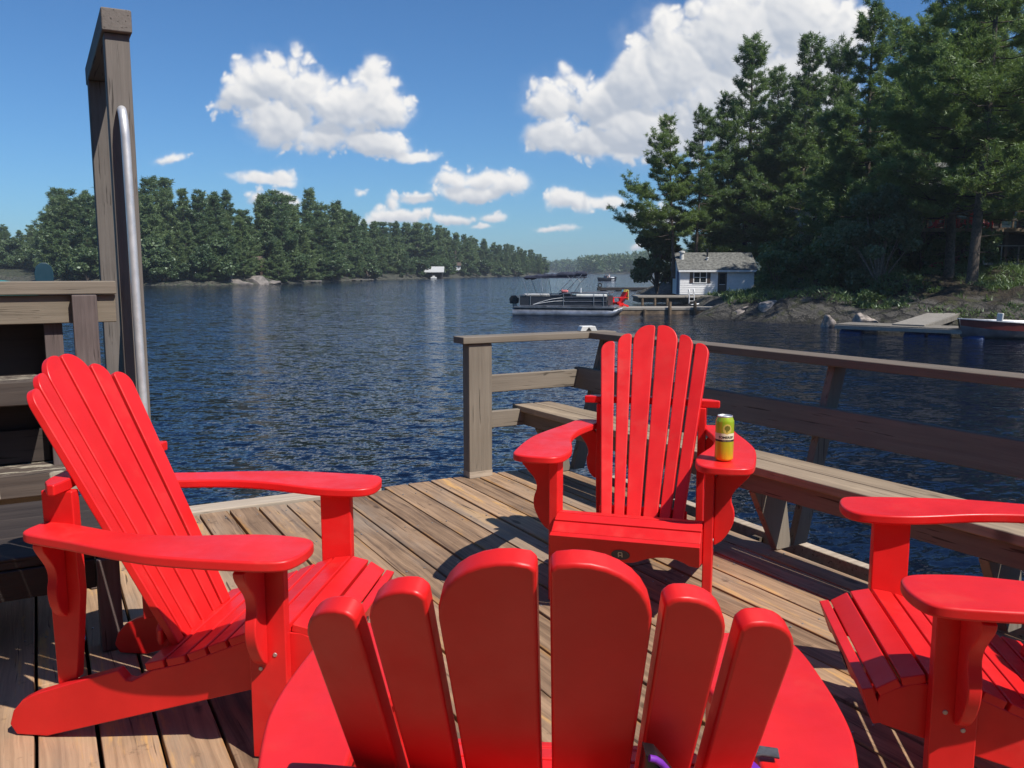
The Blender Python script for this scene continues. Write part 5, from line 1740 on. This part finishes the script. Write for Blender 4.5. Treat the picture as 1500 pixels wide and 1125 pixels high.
def make_chair(label):
    ch = thing('adirondack_chair', label, 'chair', (0, 0, 0), 0, 'red chairs on the deck')
    BV = 0.004
    # side rails
    rail = [(-0.80, 0.001), (-0.71, 0.001), (0.095, 0.229), (0.108, 0.275), (0.100, 0.302), (0.070, 0.320), (0.03, 0.336), (-0.03, 0.338), (-0.10, 0.318), (-0.20, 0.276), (-0.30, 0.236), (-0.39, 0.212), (-0.452, 0.176), (-0.468, 0.178), (-0.490, 0.205), (-0.60, 0.170), (-0.735, 0.124), (-0.775, 0.104), (-0.805, 0.070), (-0.818, 0.03)]
    for s in (-1, 1):
        MB().prism(rail, s * 0.240, s * 0.273, 'xz').build('side_rail', M['red'], ch, BV)
    # legs
    for s in (-1, 1):
        MB().box(-0.100, 0.0, min(s * .2745, s * .309), max(s * .2745, s * .309), 0.001, 0.560).build('leg', M['red'], ch, BV)
        br = smooth_poly([(.128, .560), (.124, .535), (.098, .505), (.066, .470), (.058, .435), (.072, .400), (.074, .365), (.060, .325), (.034, .285), (.012, .268), (0, .262), (0, .40), (0, .56)], 1)
        MB().prism([(s * (.3095 + a), b) for a, b in br], -0.078, -0.048, 'yz').build('arm_bracket', M['red'], ch, BV)
        # rear posts carry the back support
        MB().prism([(-0.690, 0.135), (-0.632, 0.155), (-0.605, 0.40), (-0.610, 0.690), (-0.700, 0.690)], s * 0.206, s * 0.2385, 'xz').build('back_post', M['red'], ch, BV)
        rb = smooth_poly([(.095, .575), (.090, .552), (.070, .525), (.046, .49), (.040, .46), (.050, .43), (.046, .39), (.028, .355), (0, .335), (0, .45), (0, .575)], 1)
        MB().prism([(s * (.239 + a), b) for a, b in rb], -0.668, -0.640, 'yz').build('arm_bracket', M['red'], ch, BV)
    # arms, slightly higher at the rear
    out = smooth_poly(ARM_IN + ARM_OUT, 2)
    for s in (-1, 1):
        m = MB()
        n = len(out)
        def az(x): return 0.561 + 0.014 * max(0, min(1, -x / 0.7))
        vs = [(x, s * y, az(x)) for x, y in out] + [(x, s * y, az(x) + 0.028) for x, y in out]
        fs = [tuple(range(n))[::-1], tuple(range(n, 2 * n))] + [(i, (i + 1) % n, n + (i + 1) % n, n + i) for i in range(n)]
        m.add(vs, fs).build('arm', M['red'], ch, 0.007, 3)
    # seat slats follow the curve of the rails
    curve = [(0.112, .316), (0.098, .328), (0.07, .343), (0.035, .357), (0.0, .3605), (-0.04, .358), (-0.10, .339), (-0.20, .298), (-0.30, .258), (-0.40, .232), (-0.46, .216)]
    arc = [0.0]
    for a, b in zip(curve[:-1], curve[1:]): arc.append(arc[-1] + math.hypot(b[0] - a[0], b[1] - a[1]))
    def at(s): return np.interp(s, arc, [c[0] for c in curve]), np.interp(s, arc, [c[1] for c in curve])
    s0 = 0.0; wdt = 0.0545; gap = 0.0085
    k = 0
    while s0 + wdt < arc[-1] + 0.004:
        x0, z0 = at(s0); x1, z1 = at(s0 + wdt)
        dx, dz = x1 - x0, z1 - z0
        L = math.hypot(dx, dz); nx, nz = dz / L, -dx / L
        if nz < 0: nx, nz = -nx, -nz
        t = 0.0225
        MB().prism([(x0, z0), (x1, z1), (x1 - nx * t, z1 - nz * t), (x0 - nx * t, z0 - nz * t)], -0.2725, 0.2725, 'xz').build('seat_slat', M['red'], ch, 0.0035)
        s0 += wdt + gap; k += 1
    # apron with two shallow arches
    half = [(0.0, .225), (.03, .227), (.055, .236), (.085, .250), (.12, .259), (.155, .262), (.19, .258), (.215, .248), (.235, .236), (.262, .232), (.2725, .234)]
    prof = [(-y, z) for y, z in half[::-1]] + half[1:]
    top = [(.2725, .318), (-.2725, .318)]
    m = MB(); poly = prof + top
    n = len(poly)
    def ax(z): return 0.085 + (z - .23) * 0.36
    vs = [(ax(z), y, z) for y, z in poly] + [(ax(z) + 0.026, y, z - 0.006) for y, z in poly]
    fs = [tuple(range(n))[::-1], tuple(range(n, 2 * n))] + [(i, (i + 1) % n, n + (i + 1) % n, n + i) for i in range(n)]
    ap = m.add(vs, fs).build('apron', M['red'], ch, 0.003)
    em = MB()
    N = 28; vs = []
    for lvl, (f, h) in enumerate(((1.0, 0.0), (1.0, 0.0025), (0.86, 0.0032), (0.82, 0.0022), (0.0, 0.0022))):
        for q in range(N):
            a = 2 * math.pi * q / N
            z = 0.259 + 0.0205 * f * math.sin(a); y = -0.01 + 0.034 * f * math.cos(a)
            vs.append((ax(z) + 0.0262 + h, y, z - 0.006))
    fs = []
    for l_ in range(4):
        for q in range(N):
            a = l_ * N + q; b = l_ * N + (q + 1) % N
            fs.append((a, b, b + N, a + N))
    em.add(vs, fs)
    emb = em.build('emblem', M['emblem'], ap, angle=30)
    mk = MB()
    for (y0, y1, z0, z1) in ((-.019, -.015, .250, .268), (-.006, -.002, .250, .268), (-.019, -.002, .256, .2595), (-.0175, -.0035, .268, .2715)):
        zc = (z0 + z1) / 2
        mk.add([(ax(z0) + .0288, y0, z0 - .006), (ax(z0) + .0288, y1, z0 - .006), (ax(z1) + .0288, y1, z1 - .006), (ax(z1) + .0288, y0, z1 - .006), (ax(z0) + .0302, y0, z0 - .006), (ax(z0) + .0302, y1, z0 - .006), (ax(z1) + .0302, y1, z1 - .006), (ax(z1) + .0302, y0, z1 - .006)],
               [(0, 3, 2, 1), (4, 5, 6, 7), (0, 1, 5, 4), (1, 2, 6, 5), (2, 3, 7, 6), (3, 0, 4, 7)])
    mk.build('mark', M['galv'], emb)
    # fan back: six slats, straight inner edge, rounded outer corner
    spec = [(.005, .064, .005, .1015, 1.0, .082), (.0725, .1155, .1065, .1695, .948, .056), (.125, .1690, .1785, .241, .900, .056)]
    for s in (-1, 1):
        for (bi, bo, ti, to, tt, rad) in spec:
            outl = [(0.0, bi), (0.0, bo)]
            # rounded outer corner as a quarter ellipse, small round inside
            yo = lambda t: bo + (to - bo) * t / tt
            yi = lambda t: bi + (ti - bi) * t / tt
            LEN = 0.894
            rt = rad / LEN
            for q in range(0, 9):
                a = math.pi / 2 * q / 8
                t_ = tt - rt + rt * math.sin(a)
                w_ = yo(t_) - rad * 0.92 * (1 - math.cos(a))
                outl.append((t_, max(w_, yi(t_) + 0.008)))
            outl.append((tt - 0.002, yi(tt) + 0.006)); outl.append((tt - 0.009, yi(tt)))
            vs = []
            bow0 = 0.50 * yi(tt * 0.5) ** 2; bow1 = 0.50 * yo(tt * 0.5) ** 2
            nrm = Vector((0.894, 0, 0.447))
            def PT(t, y, fwd):
                f = (y - yi(t)) / max(1e-6, yo(t) - yi(t))
                b_ = (0.50 * yi(t) ** 2) * (1 - f) + (0.50 * yo(t) ** 2) * f
                p = Vector((-0.379 - 0.400 * t, y, 0.235 + 0.800 * t))
                return p + nrm * (b_ * 1.0 + fwd)
            n = len(outl)
            slope = (0.50 * (yo(.7) ** 2 - yi(.7) ** 2)) / max(1e-6, yo(.7) - yi(.7))
            sh = 0.022 * slope      # thickness follows the tilted slat
            vs = []
            for (t, y) in outl:
                p = PT(t, y, 0); vs.append((p.x, s * p.y, p.z))
            for (t, y) in outl:
                p = PT(t, y, -0.022); vs.append((p.x, s * (p.y + sh), p.z))
            fs = [tuple(range(n)), tuple(range(n, 2 * n))[::-1]] + [(i, (i + 1) % n, n + (i + 1) % n, n + i) for i in range(n)]
            MB().add(vs, fs).build('back_slat', M['red'], ch, 0.0042, 3, angle=50)
    # curved back support on the posts, and the lower one by the seat
    def support(zc, t, half_w, depth, name):
        tt = (zc - 0.235) / 0.8
        inn = []; outr = []
        for q in range(-8, 9):
            y = half_w * q / 8
            x = -0.379 - 0.400 * tt + 0.894 * 0.5 * min(abs(y), .235) ** 2 - 0.030
            inn.append((x, y))
        for q in range(8, -9, -1):
            y = half_w * q / 8
            r_ = depth * (1 - 0.65 * max(0, (abs(q) - 6) / 2) ** 2)
            x = -0.379 - 0.400 * tt + 0.894 * 0.5 * min(abs(y), .235) ** 2 - 0.030 - r_
            outr.append((x, y))
        return MB().prism(inn + outr, zc - t / 2, zc + t / 2, 'xy').build(name, M['red'], ch, 0.005, 2)
    support(0.7065, 0.031, 0.296, 0.060, 'back_support')
    support(0.262, 0.045, 0.185, 0.030, 'lower_support')
    # screw heads on the rails
    sm = MB()
    for s in (-1, 1):
        for (x, z) in ((-0.07, 0.25), (-0.03, 0.29), (-0.65, 0.56)):
            if z > .5: continue
            yy = s * 0.3092
            ring = [(x + .006 * math.cos(q * .785), yy, z + .006 * math.sin(q * .785)) for q in range(8)] + [(x + .005 * math.cos(q * .785), yy + s * .002, z + .005 * math.sin(q * .785)) for q in range(8)]
            sm.add(ring, [tuple(range(8))[::-1], tuple(range(8, 16))] + [(q, (q + 1) % 8, 8 + (q + 1) % 8, 8 + q) for q in range(8)])
    sm.build('screws', M['galv'], ch)
    return ch


c0 = make_chair('red adirondack chair on the left facing right, next to the tall timber frame')
c0.location = (-0.552, 2.407, 0.004); c0.rotation_euler = (0, 0, R(-6.19))
for lab_, loc_, rot_ in (('red adirondack chair facing the camera with a drink can on one arm', (0.438, 3.111, 0.004), -106.05),
                         ('red adirondack chair in the foreground seen from behind, bag on its seat', (0.085, 1.510, 0.004), 85.82),
                         ('red adirondack chair at the right edge of the photo, facing left beside the bench', (1.001, 2.122, 0.004), 170.22)):
    c_ = copy_tree(c0); c_.location = loc_; c_.rotation_euler = (0, 0, R(rot_)); c_['label'] = lab_


# ------------------------------------------------------------------ drink can on the arm
def can_paint():
    m, t, p, _ = new_mat('lime_can_paint')
    c = t.coord(); s = t.sep(c)
    f = t.ramp(s[2], 0.01, 0.14, 0, 1, False)
    st_ = t.noise(t.comb(t.math('MULTIPLY', s[0], 160.0), t.math('MULTIPLY', s[1], 160.0), t.math('MULTIPLY', s[2], 6.0)), 1.0, 3, 0.6)
    col = t.mix(f, (0.74, 0.56, 0.03), (0.40, 0.58, 0.03))
    col = t.mix(t.math('MULTIPLY', t.ramp(st_, 0.45, 0.7), 0.55), col, (0.62, 0.36, 0.03))
    t.set(p.inputs['Base Color'], col)
    p.inputs['Metallic'].default_value = 0.35
    p.inputs['Roughness'].default_value = 0.28
    return m


cm = can_paint()
cpos = Matrix.Rotation(R(-106.05), 4, 'Z') @ Vector((-0.042, 0.338, 0)) + Vector((0.438, 3.111, 0))
can = thing('drink_can', 'tall lime yellow drink can standing on the chair arm', 'can', (cpos.x, cpos.y, 0.5945), math.atan2(-cpos.y, -cpos.x))
MB().lathe([(0.024, 0.0), (0.0255, 0.0), (0.0325, 0.008), (0.0330, 0.012), (0.0330, 0.145), (0.0325, 0.149), (0.0268, 0.162)], 40).build('body', cm, can, angle=50)
lid = MB().lathe([(0.0268, 0.1621), (0.0272, 0.166), (0.0262, 0.167), (0.0250, 0.166), (0.0242, 0.1625), (0.001, 0.1630)], 40).build('lid', M['alu'], can, angle=40)
MB().box(-0.012, 0.010, -0.007, 0.007, 0.1635, 0.1650).build('pull_tab', M['alu'], lid, 0.001)


def band(name, z0, z1, a0, a1, mat, r=0.03318, parent=can, n=32):
    m = MB(); vs = []; fs = []
    for i in range(n + 1):
        a = a0 + (a1 - a0) * i / n
        for (rr_, z) in ((r, z0), (r, z1)):
            vs.append((rr_ * math.cos(a), rr_ * math.sin(a), z))
    for i in range(n): fs.append((2 * i, 2 * i + 2, 2 * i + 3, 2 * i + 1))
    return m.add(vs, fs).build(name, mat, parent, angle=80)


cream = simple('label_cream', (0.78, 0.72, 0.48), 0.4)
lblack = simple('label_black', (0.02, 0.018, 0.02), 0.4)
olive = simple('label_olive', (0.16, 0.15, 0.02), 0.4)
gold = simple('label_gold', (0.70, 0.55, 0.12), 0.35, 0.2)
band('label_panel', 0.082, 0.105, -2.9, 2.9, cream)
band('label_stripe', 0.0745, 0.082, -2.9, 2.9, lblack)


def wrap(pts, r, a_off, z_off):
    """lay flat (x right, y up) outline onto the can wall, facing its +x side"""
    return [((r) * math.cos(a_off + x / 0.033), (r) * math.sin(a_off + x / 0.033), z_off + y) for x, y in pts]


def disc(name, cx, cy, rx, ry, r, mat, n=28, wob=0):
    pts = [(cx + rx * math.cos(2 * math.pi * q / n) * (1 + wob * math.sin(3 * q)), cy + ry * math.sin(2 * math.pi * q / n) * (1 + wob * math.sin(2 * q))) for q in range(n)]
    vs = []
    K = 4
    for k in range(1, K + 1):
        vs += wrap([(cx + (x - cx) * k / K, cy + (y - cy) * k / K) for x, y in pts], r, FACE, 0)
    vs += wrap([(cx, cy)], r, FACE, 0)
    fs = []
    for k in range(K - 1):
        for q in range(n):
            fs.append((k * n + q, k * n + (q + 1) % n, (k + 1) * n + (q + 1) % n, (k + 1) * n + q))
    for q in range(n): fs.append((K * n, q, (q + 1) % n))
    # reorder: innermost ring is index 0
    return MB().add(vs, fs).build(name, mat, can, angle=80)


FACE = 0.28
disc('emblem_disc', 0.0, 0.121, 0.0165, 0.0185, 0.03326, gold)
disc('emblem_tree', 0.001, 0.124, 0.0105, 0.0098, 0.03334, olive, wob=0.10)
disc('emblem_trunk', -0.001, 0.113, 0.0030, 0.0045, 0.03334, olive)


def text_on_can(txt, size, z, mat, bold=0.0):
    cu = bpy.data.curves.new('lettering', 'FONT')
    cu.body = txt; cu.size = size; cu.align_x = 'CENTER'; cu.resolution_u = 3; cu.offset = bold
    tmp = bpy.data.objects.new('lettering', cu)
    COL.objects.link(tmp)
    dg = bpy.context.evaluated_depsgraph_get()
    me = bpy.data.meshes.new_from_object(tmp.evaluated_get(dg))
    bpy.data.objects.remove(tmp)
    for v in me.vertices:
        a = FACE + v.co.x / 0.033
        v.co = Vector((0.0334 * math.cos(a), 0.0334 * math.sin(a), z + v.co.y))
    me.materials.clear(); me.materials.append(mat)
    ob = bpy.data.objects.new('lettering', me); COL.objects.link(ob); ob.parent = can
    return ob


text_on_can('SOMERSBY', 0.0125, 0.0865, lblack, 0.0004)
text_on_can('P E A R  C I D E R', 0.0042, 0.0768, cream)

# ------------------------------------------------------------------ bag on the foreground chair
bag = thing('bag', 'black nylon bag with purple piping hung on the foreground chair back', 'bag', (0.0, 0.0, 0.0))
edge = [(x - .007, z + .037) for x, z in ((.1385, .774), (.150, .771), (.163, .752), (.180, .722), (.199, .690), (.216, .648), (.224, .590), (.220, .520), (.196, .470), (.160, .455), (.138, .470))]
cx_, cz_ = .165, .637
def plane_y(z): return 0.812 + 0.50 * (0.80 - z)
vs = []; fs = []
n = len(edge) * 3
ring = []
for q in range(n):
    i = q // 3; f = (q % 3) / 3
    a = edge[i]; b_ = edge[(i + 1) % len(edge)]
    ring.append((a[0] * (1 - f) + b_[0] * f, a[1] * (1 - f) + b_[1] * f))
K = 7
for side_ in (-1, 1):
    for k in range(K):
        f = 1 - k / K
        bulge = 0.012 + 0.020 * math.sqrt(1 - f * f)
        for (x, z) in ring:
            X_ = cx_ + (x - cx_) * f; Z_ = cz_ + (z - cz_) * f
            wr = 0.007 * (float(vnoise(X_ * 95 + Z_ * 40, Z_ * 26 - X_ * 30, 4)) - .5) * (1 - f ** 4) * 2
            vs.append((X_, plane_y(Z_) - 0.012 + (-bulge - wr if side_ < 0 else min(0.012, bulge)), Z_))
    vs.append((cx_, plane_y(cz_) - 0.012 + (-.032 if side_ < 0 else .012), cz_))
T_ = K * n + 1
for h in (0, 1):
    o_ = h * T_
    for k in range(K - 1):
        for q in range(n):
            fs.append((o_ + k * n + q, o_ + k * n + (q + 1) % n, o_ + (k + 1) * n + (q + 1) % n, o_ + (k + 1) * n + q))
    for q in range(n): fs.append((o_ + (K - 1) * n + q, o_ + (K - 1) * n + (q + 1) % n, o_ + T_ - 1))
for q in range(n): fs.append((q, T_ + q, T_ + (q + 1) % n, (q + 1) % n))
MB().add(vs, fs).build('body', M['fabric'], bag, angle=80)
MB().tube([(x, plane_y(z) - 0.028, z) for x, z in smooth_poly(edge[:8], 1)[:-2]], 0.0036, 8).build('piping', M['purple'], bag, angle=80)
def ribbon(pts, w, th, mat, name):
    m = MB(); vs = []; fs = []
    P = [Vector(p) for p in pts]
    for i, p_ in enumerate(P):
        d_ = (P[min(i + 1, len(P) - 1)] - P[max(i - 1, 0)]).normalized()
        side_ = Vector((-d_.y, d_.x, 0)).normalized() * w / 2
        for (sg, h_) in ((-1, 0), (1, 0), (1, th), (-1, th)):
            vs.append(p_ + side_ * sg + Vector((0, 0, h_)))
    for i in range(len(P) - 1):
        for q in range(4):
            a = i * 4 + q; b_ = i * 4 + (q + 1) % 4
            fs.append((a, b_, b_ + 4, a + 4))
    fs += [(3, 2, 1, 0), tuple(range((len(P) - 1) * 4, len(P) * 4))]
    return m.add(vs, fs).build(name, mat, bag, 0.0015)
ribbon([(.22, 1.085, .57), (.27, 1.10, .597), (.31, 1.115, .611), (.35, 1.125, .6095), (.375, 1.12, .608)], 0.024, 0.004, M['greycloth'], 'strap')
ribbon([(.22, 1.050, .565), (.27, 1.066, .594), (.31, 1.078, .610), (.335, 1.086, .609)], 0.018, 0.006, M['purple'], 'strap_lining')

# ------------------------------------------------------------------ summer haze over the lake
hz_m = bpy.data.materials.new('haze')
hz_m.use_nodes = True
t = NT(hz_m.node_tree)
t.n.clear()
out = t.add('ShaderNodeOutputMaterial')
pv = t.add('ShaderNodeVolumePrincipled')
pv.inputs['Color'].default_value = (0.80, 0.88, 1.0, 1)
pv.inputs['Density'].default_value = 0.00032
pv.inputs['Anisotropy'].default_value = 0.2
t.l.new(pv.outputs[0], out.inputs['Volume'])
hz_o = MB().box(-620, 720, -25, 1500, -3.6, 42).build('haze', hz_m, smooth=False)
hz_o.display_type = 'WIRE'
tag(hz_o, kind='stuff')
sc.cycles.volume_bounces = 0
